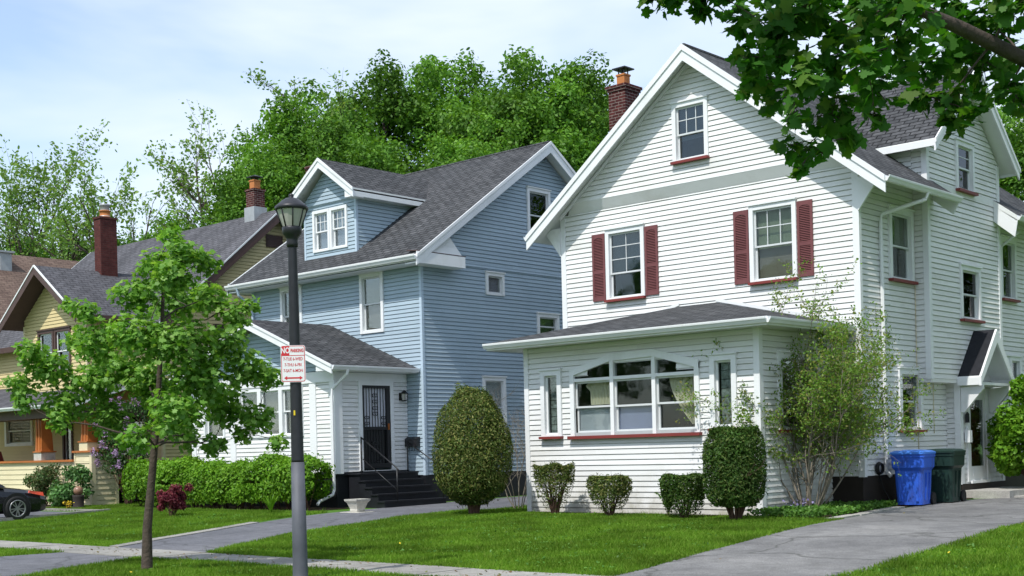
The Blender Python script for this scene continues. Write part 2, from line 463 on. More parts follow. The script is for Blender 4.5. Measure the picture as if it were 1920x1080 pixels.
m_grass = M_leaf('grass blades', (.098,.208,.018), (.142,.275,.026), (.225,.325,.055), .40, .02, (1.1,1.15,.5,1), clump=.38, cscale=.9)
m_lmaple = M_leaf('street maple leaves', (.095,.23,.030), (.17,.36,.05), (.30,.48,.10), .45, .10, clump=.15)
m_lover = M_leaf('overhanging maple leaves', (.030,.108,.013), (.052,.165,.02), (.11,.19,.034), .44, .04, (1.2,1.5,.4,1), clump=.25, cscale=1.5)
m_lback = M_leaf('fresh green tree leaves', (.075,.19,.022), (.125,.285,.034), (.21,.39,.06), .38, .06, clump=.42, cscale=.30)
m_lback2 = M_leaf('mid green tree leaves', (.066,.172,.020), (.11,.255,.030), (.18,.35,.05), .36, .06, clump=.42, cscale=.30)
m_lairy = M_leaf('young yellow green leaves', (.12,.24,.055), (.17,.30,.07), (.24,.34,.10), .42, .06, clump=.2, cscale=.3)
m_lhedge = M_leaf('bright hedge leaves', (.080,.205,.012), (.13,.29,.018), (.20,.37,.03), .32, .06, clump=.2, cscale=1.2)
m_lyew = M_leaf('dark clipped yew leaves', (.026,.066,.010), (.046,.108,.015), (.125,.165,.04), .15, .06, clump=.35, cscale=2.2)
m_lyew2 = M_leaf('clipped yew with olive tips', (.046,.082,.014), (.085,.128,.024), (.25,.235,.075), .16, .06, clump=.4, cscale=1.6)
m_lopen = M_leaf('small spring leaves', (.115,.23,.033), (.18,.32,.05), (.29,.27,.085), .42, .06, clump=.25, cscale=1.0)
m_lfern = M_leaf('pale fern leaves', (.12,.24,.05), (.16,.30,.07), None, .4, .06)
m_lred = M_leaf('crimson maple leaves', (.11,.018,.035), (.19,.03,.055), (.26,.06,.07), .3, .06, (1.1,.8,.8,1))
m_llilac = M_leaf('lilac bush leaves', (.030,.085,.020), (.05,.12,.03), (.08,.16,.04), .3, .08)
m_flilac = M_leaf('lilac blossoms', (.36,.22,.42), (.50,.33,.55), (.62,.46,.66), .3, .03, (1,1,1,1), clump=.1)
m_lrose = M_leaf('rose bush leaves', (.05,.11,.03), (.09,.15,.05), (.20,.14,.08), .3, .08)
m_lhyd = M_leaf('broad pale green leaves', (.06,.16,.04), (.10,.23,.06), (.20,.32,.13), .3, .1)
m_lflow = M_leaf('small violet flowers', (.25,.20,.5), (.4,.35,.65), None, .3, .03, (1,1,1,1))
m_lcover = M_leaf('low green cover', (.05,.14,.02), (.09,.22,.03), (.14,.28,.05), .3, .08)
m_llitter = M_leaf('dry leaf litter', (.16,.10,.045), (.24,.17,.08), (.14,.17,.05), .2, .02)
# ------------------------------------------------------------------ walls with real lap siding
class Wall:
    def __init__(self, P, U, N):
        self.P, self.U, self.N = V(P), V(U), V(N); self.holes = []
    def pt(self, u, z, o=0.0): return self.P + self.U*u + self.N*o + V((0,0,z))
    def box(self, mb, u0, u1, z0, z1, o0, o1, m=0):
        mb.hexa(self.pt(u0, z0, o0), self.U*(u1-u0), V((0,0,z1-z0)), self.N*(o1-o0), m)
def frontwall(y): return Wall((0,y,0), (1,0,0), (0,-1,0))
def rightwall(x): return Wall((x,0,0), (0,1,0), (1,0,0))
def leftwall(x): return Wall((x,0,0), (0,1,0), (-1,0,0))
def backwall(y): return Wall((0,y,0), (1,0,0), (0,1,0))

def span(poly, z):
    us = []
    n = len(poly)
    for i in range(n):
        (u0,z0),(u1,z1) = poly[i], poly[(i+1)%n]
        if abs(z1-z0) < 1e-9: continue
        t = (z-z0)/(z1-z0)
        if -1e-9 <= t <= 1+1e-9: us.append(u0+(u1-u0)*t)
    return (min(us), max(us)) if len(us) >= 2 else None

def siding(mb, w, poly, exp=.114, lap=.019, m=0, joint=3.66, seed=1):
    rng = random.Random(seed)
    zs = [p[1] for p in poly]; za, zb = min(zs), max(zs)
    brk = sorted(set([round(h[2],4) for h in w.holes] + [round(h[3],4) for h in w.holes] + [round(z,4) for z in zs]))
    z = za
    while z < zb-1e-6:
        ztop = min(z+exp, zb)
        gr = z+exp-.016
        cuts = sorted(set([z] + [b for b in brk if z+1e-4 < b < ztop-1e-4] + ([gr] if z+1e-3 < gr < ztop-1e-3 else []) + [ztop]))
        jo = rng.uniform(0, joint)
        for a, b in zip(cuts[:-1], cuts[1:]):
            sa, sb = span(poly, a+1e-5), span(poly, b-1e-5)
            if not sa or not sb: continue
            mid = (a+b)/2
            oa = lap*(1-(a-z)/exp)+.003; ob = lap*(1-(b-z)/exp)+.003
            if a >= gr-1e-6: oa = ob = -.010      # shadow groove tucked under the next lap
            hs = sorted([(h[0],h[1]) for h in w.holes if h[2] < mid < h[3]])
            lo = max(sa[0], sb[0]); hi = min(sa[1], sb[1])
            segs = []; cur = None
            edges = [('L', None)]
            start = None
            for h0, h1 in hs:
                if h1 <= lo or h0 >= hi: continue
                segs.append((start, h0)); start = h1
            segs.append((start, None))
            for s0, s1 in segs:
                la, lb = (sa[0], sb[0]) if s0 is None else (s0, s0)
                ra, rb = (sa[1], sb[1]) if s1 is None else (s1, s1)
                if ra-la < 1e-4 and rb-lb < 1e-4: continue
                # break long courses at panel joints so each length weathers a little differently
                js = []
                u = math.floor((max(la,lb)-jo)/joint)*joint+jo+joint
                while u < min(ra, rb)-.15:
                    if u > max(la,lb)+.15: js.append(u)
                    u += joint
                A = [la]+js+[ra]; B = [lb]+js+[rb]
                for k in range(len(A)-1):
                    mb.quad(w.pt(A[k], a, oa), w.pt(A[k+1], a, oa), w.pt(B[k+1], b, ob), w.pt(B[k], b, ob), m)
                if abs(a-z) < 1e-6:
                    mb.quad(w.pt(la, a, -.010), w.pt(ra, a, -.010), w.pt(ra, a, oa), w.pt(la, a, oa), m)
        z = ztop

WINDOW_N = [0]
def window(w, root, u0, u1, z0, z1, trim=.10, sill=None, shade=None, shade2=None, muntin=None, sash=None, trimm=None,
           header=True, deep=.5, split=.5, glassm=None, name='window', label=None, curtain=None, sillout=.07, proud=.055, room=None):
    """double-hung window in a real opening: u0..z1 is the outer edge of the casing"""
    WINDOW_N[0] += 1
    sash = sash or m_alum; trimm = trimm or m_trim; glassm = glassm or m_glass
    iu0, iu1, iz0, iz1 = u0+trim, u1-trim, z0+(.04 if sill else trim*.7), z1-trim
    w.holes.append((iu0-.02, iu1+.02, iz0-.02, iz1+.02))
    f = MB()
    # casing (head and sill casing run between the side boards)
    w.box(f, u0, iu0, z0, z1, .0, proud); w.box(f, iu1, u1, z0, z1, .0, proud)
    w.box(f, iu0, iu1, iz1, z1, .0, proud-.003); w.box(f, iu0, iu1, z0, iz0, .0, proud-.006)
    if header: w.box(f, u0-.02, u1+.02, z1, z1+.035, .0, proud+.03)
    # reveal
    for (a,b,c,d) in ((iu0-.015,iu0,iz0,iz1),(iu1,iu1+.015,iz0,iz1)):
        w.box(f, a, b, c, d, -.11, -.001)
    w.box(f, iu0, iu1, iz1, iz1+.015, -.11, -.001); w.box(f, iu0, iu1, iz0-.015, iz0, -.11, -.001)
    # sashes: upper outside, lower set back
    zm = iz0+(iz1-iz0)*(1-split)
    b = .038
    def frame(a0, a1, c0, c1, o0, o1):
        w.box(f, a0, a0+b, c0, c1, o0, o1, 1); w.box(f, a1-b, a1, c0, c1, o0, o1, 1)
        w.box(f, a0+b, a1-b, c1-b, c1, o0, o1-.002, 1); w.box(f, a0+b, a1-b, c0, c0+b, o0, o1-.002, 1)
    if split < 1:
        frame(iu0, iu1, zm-.02, iz1, -.045, -.012)
        frame(iu0, iu1, iz0, zm+.018, -.085, -.05)
    else:
        frame(iu0, iu1, iz0, iz1, -.06, -.02)
    if muntin:
        nu, nz = muntin
        lo = zm+.02 if split < 1 else iz0
        for k in range(1, nu):
            u = iu0+(iu1-iu0)*k/nu; w.box(f, u-.009, u+.009, lo, iz1-b, -.036, -.018, 1)
        for k in range(1, nz):
            z = lo+(iz1-lo)*k/nz; w.box(f, iu0+b, iu1-b, z-.009, z+.009, -.037, -.017, 1)
    # the room behind
    d = -.13-deep
    ru0, ru1, rz0, rz1 = iu0-.16, iu1+.16, iz0-.12, iz1+.08
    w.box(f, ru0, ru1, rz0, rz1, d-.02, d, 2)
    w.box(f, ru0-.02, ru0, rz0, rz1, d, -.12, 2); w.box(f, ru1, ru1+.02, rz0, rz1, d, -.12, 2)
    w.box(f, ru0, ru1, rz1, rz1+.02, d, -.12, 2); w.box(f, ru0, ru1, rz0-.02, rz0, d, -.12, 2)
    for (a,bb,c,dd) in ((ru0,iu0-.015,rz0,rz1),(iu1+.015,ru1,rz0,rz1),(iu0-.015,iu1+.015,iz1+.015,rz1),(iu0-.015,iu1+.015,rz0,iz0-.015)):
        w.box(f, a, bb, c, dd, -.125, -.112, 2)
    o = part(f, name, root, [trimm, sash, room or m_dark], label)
    g = MB()
    if split < 1:
        w.box(g, iu0+b-.004, iu1-b+.004, zm+.016, iz1-b+.004, -.031, -.027)
        w.box(g, iu0+b-.004, iu1-b+.004, iz0+b-.004, zm-.018, -.069, -.065)
    else:
        w.box(g, iu0+b-.004, iu1-b+.004, iz0+b-.004, iz1-b+.004, -.042, -.038)
    part(g, 'pane', o, glassm)
    if shade:
        m, a, bfr = shade      # material, from and to as fractions of the height
        g = MB(); w.box(g, iu0-.02, iu1+.02, iz0+(iz1-iz0)*a, iz0+(iz1-iz0)*bfr, -.135, -.128)
        part(g, 'blind', o, m)
    if shade2:
        m, a, bfr = shade2
        g = MB(); w.box(g, iu0-.02, iu1+.02, iz0+(iz1-iz0)*a, iz0+(iz1-iz0)*bfr, -.165, -.155)
        part(g, 'blind', o, m)
    if sill:
        g = MB(); w.box(g, u0-.015, u1+.015, z0-.055, z0, .0, proud+sillout)
        part(g, 'sill', o, sill)
    return o

def shutter(w, win, u0, u1, z0, z1):
    f = MB(); o0, o1 = .022, .05
    st = .055
    w.box(f, u0, u0+st, z0, z1, o0, o1); w.box(f, u1-st, u1, z0, z1, o0, o1)
    zm = z0+(z1-z0)*.43
    for a, b in ((z0, z0+.10), (zm-.035, zm+.035), (z1-.09, z1)):
        w.box(f, u0+st, u1-st, a, b, o0, o1-.003)
    # arched head of the upper louvre field
    n = 8; cu = (u0+u1)/2; hw = (u1-u0)/2-st
    for i in range(n):
        a = -1+2*i/n; b = -1+2*(i+1)/n
        ha = .045*(1-math.sqrt(max(0, 1-a*a)))+.0; hb = .045*(1-math.sqrt(max(0,1-b*b)))
        za = z1-.09
        f.prism([w.pt(cu+a*hw, za, o0), w.pt(cu+b*hw, za, o0), w.pt(cu+b*hw, za-hb-.004, o0), w.pt(cu+a*hw, za-ha-.004, o0)], w.N*(o1-o0-.004))
    for (a, b) in ((z0+.10, zm-.035), (zm+.035, z1-.10)):
        k = int((b-a)/.036)
        for i in range(k):
            z = a+(b-a)*(i+.5)/k
            p = w.pt(u0+st, z-.017, o1-.008)
            f.hexa(p, w.U*(u1-u0-2*st), V((0,0,.022))-w.N*.018, V((0,0,.006))+w.N*.004)
    w.box(f, u0+st, u1-st, z0+.1, z1-.1, o0, o0+.003, 1)
    return part(f, 'shutter', win, [m_shut, m_black])

def slab(mb, pts, t, mtop=0, mside=1):
    """roof slab: pts on its top plane, t vertical thickness"""
    P = [V(p) for p in pts]; n = len(P)
    i = len(mb.v); mb.v.extend([tuple(p) for p in P]+[tuple(p-V((0,0,t))) for p in P])
    mb.f.append([i+k for k in range(n)]); mb.mi.append(mtop); mb.sm.append(False)
    mb.f.append([i+n+k for k in reversed(range(n))]); mb.mi.append(mside); mb.sm.append(False)
    for k in range(n):
        mb.f.append([i+k, i+(k+1)%n, i+n+(k+1)%n, i+n+k]); mb.mi.append(mside); mb.sm.append(False)

def gutter(mb, p0, p1, out, m=0, w=.11, h=.11, n=8):
    """K-style gutter from p0 to p1; out = horizontal outward unit vector; p = top back edge"""
    p0, p1, out = V(p0), V(p1), V(out)
    prof = [(0,0),(0,-h),(w*.55,-h),(w*.8,-h*.55),(w*.95,-h*.4),(w,-h*.15),(w,0.0),(w-.015,0.0),(w-.015,-.03),(.01,-.05)]
    ln = p1-p0
    mb.prism([p0+out*a+V((0,0,b)) for a, b in prof], ln, m)

def downspout(mb, pts, m=0, a=.04, b=.03):
    mb.tube(pts, [a]*len(pts), 6, m, smooth=False)

def curtain_mesh(w, fn, nz=14, nu=60, fold=.02, folds=9, off=-.2, th=.004):
    """hanging cloth; fn(s,t)->(u,z): s across, t down"""
    f = MB(); P = []
    for j in range(nz+1):
        row = []
        for i in range(nu+1):
            s = i/nu; t = j/nz; u, z = fn(s, t)
            row.append(w.pt(u, z, off+fold*math.sin(2*math.pi*folds*s+.8*math.sin(3*t))))
        P.append(row)
    for j in range(nz):
        for i in range(nu):
            f.poly([P[j][i], P[j][i+1], P[j+1][i+1], P[j+1][i]], 0, True)
            d = w.N*th
            f.poly([P[j][i]-d, P[j+1][i]-d, P[j+1][i+1]-d, P[j][i+1]-d], 0, True)
    return f

def chimney(root, x0, x1, y0, y1, z0, z1, mat, pots, cap=None, corbel=2, name='chimney'):
    f = MB(); f.box(x0, x1, y0, y1, z0, z1-.07*corbel)
    for k in range(corbel):
        e = .03*(k+1); f.box(x0-e, x1+e, y0-e, y1+e, z1-.07*(corbel-k), z1-.07*(corbel-k-1)-.002)
    o = part(f, name, root, mat)
    for (px, py, r, h, m, kind) in pots:
        g = MB()
        if kind == 'square':
            g.box(px-r, px+r, py-r, py+r, z1, z1+h*.86); g.box(px-r*1.16, px+r*1.16, py-r*1.16, py+r*1.16, z1+h*.86+.001, z1+h)
        else:
            g.lathe((px,py,z1), [(r*1.15,0),(r*1.15,h*.12),(r,h*.14),(r,h*.85),(r*1.15,h*.87),(r*1.15,h)], 14)
        part(g, 'chimney_pot', o, m)
    if cap:
        px, py, r, zc, h = cap
        g = MB(); g.lathe((px,py,zc), [(r*1.41,0),(r*1.41,.03),(r*.1,h)], 4, smooth=False)
        for sx in (-1,1):
            for sy in (-1,1): g.box(px+sx*r*.4-.012, px+sx*r*.4+.012, py+sy*r*.4-.012, py+sy*r*.4+.012, zc-.14, zc)
        part(g, 'chimney_cap', o, m_iron)
    return o
# ------------------------------------------------------------------ white house
def white_house():
    X0, X1, Y0, Y1 = -20.06, -12.41, 24.13, 33.6
    xc, hs, zr, zE = -16.15, 4.62, 10.08, 6.51
    sl = (zr-zE)/hs
    root = thing('white_house', 'white clapboard house with maroon shutters and an enclosed front porch', 'house', (-16.2, 24.1, 0))
    fw = frontwall(Y0); gw = frontwall(24.02); rw = rightwall(X1); lw = leftwall(X0); bw = rightwall(-12.09)
    pf = frontwall(21.42); pr = rightwall(-13.09); pl = leftwall(-18.98)
    # --- windows of the front
    w1 = window(fw, root, -18.77, -17.66, 4.80, 6.43, sill=m_red, shade=(m_blindl, .42, 1.0), muntin=(2,3), split=.62, glassm=m_glassb, room=m_dim)
    shutter(fw, w1, -19.17, -18.79, 4.80, 6.37); shutter(fw, w1, -17.64, -17.28, 4.80, 6.37)
    w2 = window(fw, root, -14.88, -13.75, 4.80, 6.43, sill=m_red, shade=(m_blindg, .45, 1.0), shade2=(m_blindb, 0, .47), muntin=(3,2), split=.52)
    shutter(fw, w2, -15.27, -14.90, 4.80, 6.37); shutter(fw, w2, -13.73, -13.37, 4.80, 6.37)
    window(gw, root, -16.73, -15.79, 7.66, 8.95, sill=m_red, shade=(m_blindl, .38, 1.0), muntin=(3,2), split=.52, glassm=m_glassb, room=m_dim)
    # --- right side
    window(rw, root, 25.48, 26.62, 4.75, 6.26, sill=m_red, shade=(m_blindg, .5, 1.0), trim=.12)
    window(rw, root, 25.78, 26.88, 1.58, 2.88, sill=m_red, trim=.12)
    window(bw, root, 28.26, 29.36, 4.04, 5.24, sill=m_red, glassm=m_glassb)
    window(bw, root, 28.17, 29.15, 6.93, 8.02, sill=m_red, muntin=(1,2), glassm=m_glassb)
    window(rw, root, 31.35, 32.35, 4.75, 6.25, sill=m_red, trim=.12)
    window(rw, root, 31.05, 31.75, 2.0, 3.35, trim=.1); window(rw, root, 31.78, 32.5, 2.0, 3.35, trim=.1)
    # --- porch openings
    glazed = []
    for a, b, c, d in ((-18.53,-17.95,1.63,3.05), (-14.17,-13.57,1.68,3.10)):
        o = window(pf, root, a, b, c, d, sill=m_red, split=1.0, sash=m_trim, trim=.11, proud=.06, room=m_dim)
        g = MB(); nz = 7; iw0, iw1 = a+.15, b-.10; h = (d-c-.2)/nz
        for k in range(nz):
            for q in range(2):
                u0 = iw0+(iw1-iw0)*q/2
                pf.box(g, u0+.004, u0+(iw1-iw0)/2-.004, c+.08+h*k+.006, c+.08+h*(k+1)-.006, -.22, -.12)
        part(g, 'glass_block_panel', o, m_gblock)
    # the wide triple window under a low arched head
    u0, u1, z0, z1 = -17.70, -14.42, 1.62, 3.00
    f = MB(); t = .11; pr_ = .06
    apex0, apex1 = -16.62, -15.55; zt = 3.20
    pf.holes.append((u0+t-.02, u1-t+.02, z0-.0, 2.88)); pf.holes.append((u0+t+.35, u1-t-.45, 2.87, 3.10))
    pf.box(f, u0, u0+t, z0, z1, 0, pr_); pf.box(f, u1-t, u1, z0, z1, 0, pr_)
    # arched head casing, built of straight boards
    head = [(u0, z1-.12, z1+.02), (apex0, zt-.05, zt+.10), (apex1, zt-.02, zt+.13), (u1, z1-.12, z1+.04)]
    for (a, b0, b1), (c, d0, d1) in zip(head[:-1], head[1:]):
        f.prism([pf.pt(a, b0, -.01), pf.pt(c, d0, -.01), pf.pt(c, d1, -.01), pf.pt(a, b1, -.01)], pf.N*(pr_+.008))
    m1, m2 = -16.585, -15.52
    zh = 2.80
    for mu in (m1, m2):
        ztop = zt-.03
        pf.box(f, mu-.045, mu+.045, z0, ztop, -.08, pr_-.012)
    for a, b in ((u0+t, m1-.045), (m1+.045, m2-.045), (m2+.045, u1-t)):
        pf.box(f, a, b, zh-.035, zh+.03, -.07, pr_-.016)
        pf.box(f, a, b, z0, z0+.07, -.10, .02, 1)
    # room behind
    d = -1.7
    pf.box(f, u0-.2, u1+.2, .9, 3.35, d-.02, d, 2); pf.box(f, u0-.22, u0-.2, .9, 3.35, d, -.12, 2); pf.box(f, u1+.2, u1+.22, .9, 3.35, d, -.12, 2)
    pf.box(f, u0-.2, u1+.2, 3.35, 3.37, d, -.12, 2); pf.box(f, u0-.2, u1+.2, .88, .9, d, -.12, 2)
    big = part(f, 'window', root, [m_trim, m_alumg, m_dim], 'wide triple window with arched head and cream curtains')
    bays = ((u0+t, m1-.045, .50), (m1+.045, m2-.045, .49), (m2+.045, u1-t, .50))
    g = MB(); gp = MB()
    for i, (a, b, sp) in enumerate(bays):
        za, zb = z0+.07, zh-.035; zm = za+(zb-za)*sp
        bb = .04
        for (q0, q1, o0, o1) in ((zm-.02, zb, -.05, -.015), (za, zm+.02, -.09, -.055)):
            s = MB()
            pf.box(s, a, a+bb, q0, q1, o0, o1); pf.box(s, b-bb, b, q0, q1, o0, o1)
            pf.box(s, a+bb, b-bb, q1-bb, q1, o0, o1-.002); pf.box(s, a+bb, b-bb, q0, q0+bb, o0, o1-.002)
            part(s, 'sash', big, m_alum)
            p = MB(); pf.box(p, a+bb-.004, b-bb+.004, q0+bb-.004, q1-bb+.004, (o0+o1)/2-.003, (o0+o1)/2+.001)
            part(p, 'pane', big, m_glass)
        if i < 2:
            p = MB(); pf.box(p, a-.01, b+.01, za-.03, zm+.02, -.125, -.11)
            part(p, 'blind', big, m_blinda if i == 0 else m_blindv)
    # fanlights above the transom
    p = MB()
    p.prism([pf.pt(u0+t, zh+.03, -.03), pf.pt(m1-.045, zh+.03, -.03), pf.pt(m1-.045, zt+.02, -.03), pf.pt(u0+t, 2.92, -.03)], pf.N*.004)
    pf.box(p, m1+.045, m2-.045, zh+.03, zt+.02, -.03, -.026)
    p.prism([pf.pt(m2+.045, zh+.03, -.03), pf.pt(u1-t, zh+.03, -.03), pf.pt(u1-t, 2.92, -.03), pf.pt(m2+.045, zt+.02, -.03)], pf.N*.004)
    part(p, 'fanlight', big, m_glass)
    # curtains: left one pulled to the right and cut short, right one tied back to the right
    a, b, _ = bays[0]
    za, zb = z0+.07, zh-.035
    def cl(s, t):
        lead = -.13*max(0, 1-abs(t-.22)/.22) if t < .44 else 0.0
        return (a+.30+lead*(1-s)+(b-a-.30)*s, zb+.02-(zb-zm_-.02)*t)
    zm_ = za+(zb-za)*.5
    part(curtain_mesh(pf, cl, folds=8, fold=.02, off=-.15), 'curtain', big, m_curt)
    a2, b2, _ = bays[2]
    def cr(s, t):
        x0 = a2+.22+(b2-a2-.28)*max(0, t-.1)**1.5*.95
        return (x0+(b2-x0)*s, zb+.03-(zb-za-.06)*t*(1-.10*s))
    part(curtain_mesh(pf, cr, folds=7, fold=.022, off=-.15, nz=22), 'curtain', big, m_curt)
    s = MB(); pf.box(s, u0-.04, u1+.03, z0-.065, z0, 0, .13); part(s, 'sill', big, m_red)
    # side window of the porch
    o = window(pr, root, 22.05, 23.65, 1.62, 3.12, split=.5, sill=m_red, proud=.06, trim=.12, shade=(m_curt, .5, 1.0))
    # --- walls
    f = MB()
    siding(f, fw, [(X0,.66),(X1,.66),(X1,6.93),(X0,6.93)], .1135, seed=3)
    siding(f, gw, [(xc-3.58,7.17),(xc+3.58,7.17),(xc,7.17+3.58*sl)], .1135, seed=4)
    # flared band at the foot of the gable
    f.quad((xc-3.75,24.127,6.93),(xc+3.75,24.127,6.93),(xc+3.58,24.0,7.17),(xc-3.58,24.0,7.17))
    siding(f, rw, [(Y0,.66),(26.7,.66),(26.7,7.04),(Y0,7.04)], .1135, seed=5)
    siding(f, rw, [(26.7,.66),(30.55,.66),(30.55,2.66),(26.7,2.66)], .1135, seed=6)
    siding(f, rw, [(30.55,.66),(Y1,.66),(Y1,7.04),(30.55,7.04)], .1135, seed=7)
    siding(f, lw, [(Y0,.66),(Y1,.66),(Y1,7.04),(Y0,7.04)], .1135, seed=8)
    bk = backwall(Y1)
    siding(f, bk, [(X0,.66),(X1,.66),(X1,6.9),(xc,9.9),(X0,6.9)], .1135, seed=9)
    part(f, 'wall', root, m_wsid)
    f = MB()
    siding(f, bw, [(26.7,2.68),(30.55,2.68),(30.55,7.80),(28.62,9.50),(26.7,7.80)], .1135, seed=10)
    ck = frontwall(26.7); siding(f, ck, [(X1,2.68),(-12.09,2.68),(-12.09,7.80),(X1,7.80)], .1135, seed=11)
    siding(f, ck, [(-13.3,7.85),(X1,7.16),(X1,7.85)], .1135, seed=12)
    ck2 = backwall(30.55); siding(f, ck2, [(X1,2.68),(-12.09,2.68),(-12.09,7.80),(X1,7.80)], .1135, seed=13)
    siding(f, ck2, [(-13.3,7.85),(X1,7.16),(X1,7.85)], .1135, seed=14)
    f.box(X1-.02, -12.08, 26.69, 30.56, 2.60, 2.677)
    part(f, 'bay_wall', root, m_wsid)
    f = MB()
    siding(f, pf, [(-18.98,.0),(-13.09,.0),(-13.09,3.58),(-18.98,3.58)], .1115, seed=15)
    siding(f, pr, [(21.42,-.02),(24.12,-.02),(24.12,3.58),(21.42,3.58)], .1115, seed=16)
    siding(f, pl, [(21.42,-.02),(24.12,-.02),(24.12,3.58),(21.42,3.58)], .1115, seed=17)
    part(f, 'porch_wall', root, m_wsid)
    # --- boards at the corners
    parts([bx(x-.07, x+.07, Y0-.032, Y0+.07, .64, 7.0) for x in (X0, X1)] + [
        bx(-12.18, -12.055, 26.66, 26.79, 2.66, 7.75), bx(-12.18, -12.055, 30.46, 30.59, 2.66, 7.75),
        bx(-19.012, -18.89, 21.385, 21.50, -.03, 3.575), bx(-13.19, -13.06, 21.385, 21.52, -.03, 3.575),
        bx(-12.2, -12.06, 28.1, 28.24, .35, 2.6), bx(-12.2, -12.06, 30.4, 30.54, .35, 2.6)], 'corner_board', root, m_trim)
    # --- foundation
    f = MB()
    f.prism([(X0,Y0-.01,-.25),(X1+.012,Y0-.01,-.25),(X1+.012,Y1,-.25),(X1-.2,Y1,-.25),(X1-.2,Y0+.2,-.25),(X0+.2,Y0+.2,-.25),(X0+.2,Y1,-.25),(X0,Y1,-.25)], (0,0,.905))
    part(f, 'foundation', root, m_found)
    # --- main roof
    yF, yB = 23.62, 33.95
    zat = lambda x: zr - sl*abs(x-xc)
    f = MB()
    slab(f, [(xc,yF,zr),(xc,yB,zr),(xc-hs,yB,zE),(xc-hs,yF,zE)], .13)
    xn = -12.07
    slab(f, [(xc,yF,zr),(xc+hs,yF,zE),(xc+hs,27.02,zE),(xn,27.02,zat(xn)),(xn,30.25,zat(xn)),(xc+hs,30.25,zE),(xc+hs,yB,zE),(xc,yB,zr)], .13)
    f.tube([(xc,yF+.02,zr-.01),(xc,yB,zr-.01)], .05, 6, 0, smooth=False)
    roof = part(f, 'roof', root, [m_shing, m_soffit])
    f = MB()
    for sg in (-1, 1):
        for (y0, yd) in ((yF-.03, .032),):
            a, b = V((xc, y0, zr-.02)), V((xc+sg*(hs+.02), y0, zE-.035))
            f.prism([a, b, b-V((0,0,.31)), a-V((0,0,.33))], (0,yd,0))
            a2, b2 = a+V((0,-.028,.03)), b+V((0,-.028,.03))
            f.prism([a2, b2, b2-V((0,0,.125)), a2-V((0,0,.13))], (0,.030,0))
            a3, b3 = V((xc, yF+.01, zr-.16)), V((xc+sg*3.9, yF+.01, zr-.16-3.9*sl))
            f.prism([a3+V((0,.35,0)), b3+V((0,.35,0)), b3-V((0,-.35,.09)), a3-V((0,-.35,.09))], (0,.03,0))
        # triangular bracket boards at the eaves
        xw = X1+.07 if sg > 0 else X0-.07
        f.prism([(xw, Y0-.06, 6.66), (xw+sg*.50, Y0-.06, 6.66-.02), (xw, Y0-.06, 5.98)], (0,.06,0))
    part(f, 'bargeboard', root, m_trim)
    g1, g2, g3 = MB(), MB(), MB()
    gutter(g1, (xc+hs, yF-.02, zE-.01), (xc+hs, 27.02, zE-.01), (1,0,0)); gutter(g2, (xc+hs, 30.25, zE-.01), (xc+hs, yB, zE-.01), (1,0,0))
    gutter(g3, (xc-hs, yB, zE-.01), (xc-hs, yF-.02, zE-.01), (-1,0,0)); parts([g1,g2,g3], 'gutter', root, m_trim)
    g1, g2 = MB(), MB()
    g1.prism([(xc+hs+.02,27.02,zE-.12),(xn,27.02,zat(xn)-.13),(xn,27.02,zat(xn)-.42),(xc+hs-.1,27.02,zE-.36)], (0,-.03,0))
    g2.prism([(xc+hs+.02,30.25,zE-.12),(xn,30.25,zat(xn)-.13),(xn,30.25,zat(xn)-.5),(xc+hs-.05,30.25,zE-.5)], (0,.03,0))
    parts([g1,g2], 'eave_board', root, m_trim)
    f = MB(); downspout(f, [(xc+hs+.05,25.45,zE-.1),(xc+hs+.0,25.42,zE-.25),(X1+.09,25.05,6.02),(X1+.07,25.05,5.8),(X1+.07,25.05,.75),(X1+.16,25.05,.62)])
    part(f, 'downspout', root, m_trim)
    f = MB(); downspout(f, [(X1+.55,31.2,6.25),(X1+.1,30.85,5.8),(X1+.08,30.85,.6)]); part(f, 'downspout', root, m_trim)
    f = MB(); f.tube([(X1+.03,26.66,6.4),(X1+.03,26.66,.9)], .008, 5, 0); part(f, 'conduit', root, m_csid2)
    f = MB(); f.tube([(X1+.03,27.45,2.6),(X1+.03,27.45,1.5)], .008, 5, 0); part(f, 'conduit', root, m_csid2)
    # --- wall dormer roof
    ex, ey, ez, rz_ = -11.72, .36, 7.70, 9.68
    s2 = (rz_-ez)/(28.62-26.35)
    xi = lambda z: xc + (zr-z)/sl
    f = MB()
    slab(f, [(ex,26.35,ez),(ex,28.62,rz_),(xi(rz_),28.62,rz_),(xi(ez)-.02,26.35,ez)], .10)
    slab(f, [(ex,28.62,rz_),(ex,30.89,ez),(xi(ez)-.02,30.89,ez),(xi(rz_),28.62,rz_)], .10)
    part(f, 'dormer_roof', root, [m_shing, m_soffit])
    f = MB()
    for sg in (-1,1):
        a, b = V((ex+.03,28.62,rz_-.01)), V((ex+.03,28.62+sg*2.30,ez-.03))
        f.prism([a, b, b-V((0,0,.24)), a-V((0,0,.26))], (-.035,0,0))
        a, b = V((ex+.055,28.62,rz_+.015)), V((ex+.055,28.62+sg*2.32,ez-.01))
        f.prism([a, b, b-V((0,0,.09)), a-V((0,0,.1))], (-.026,0,0))
    f.box(xi(ez)+.1, ex, 26.33, 26.352, ez-.16, ez-.02); f.box(xi(ez)+.1, ex, 30.888, 30.91, ez-.16, ez-.02)
    part(f, 'dormer_bargeboard', root, m_trim)
    # --- porch roof (hipped)
    E1, E2, E3, E4 = (-19.62,20.82,3.70), (-12.53,20.82,3.70), (-12.53,24.11,3.70), (-19.62,24.11,3.70)
    A, B = (-16.74,24.11,4.47), (-15.77,24.11,4.47)
    f = MB()
    slab(f, [E1,E2,B,A], .05); slab(f, [E2,E3,B], .05); slab(f, [E1,A,E4], .05)
    part(f, 'porch_roof', root, [m_shing, m_soffit])
    f = MB()
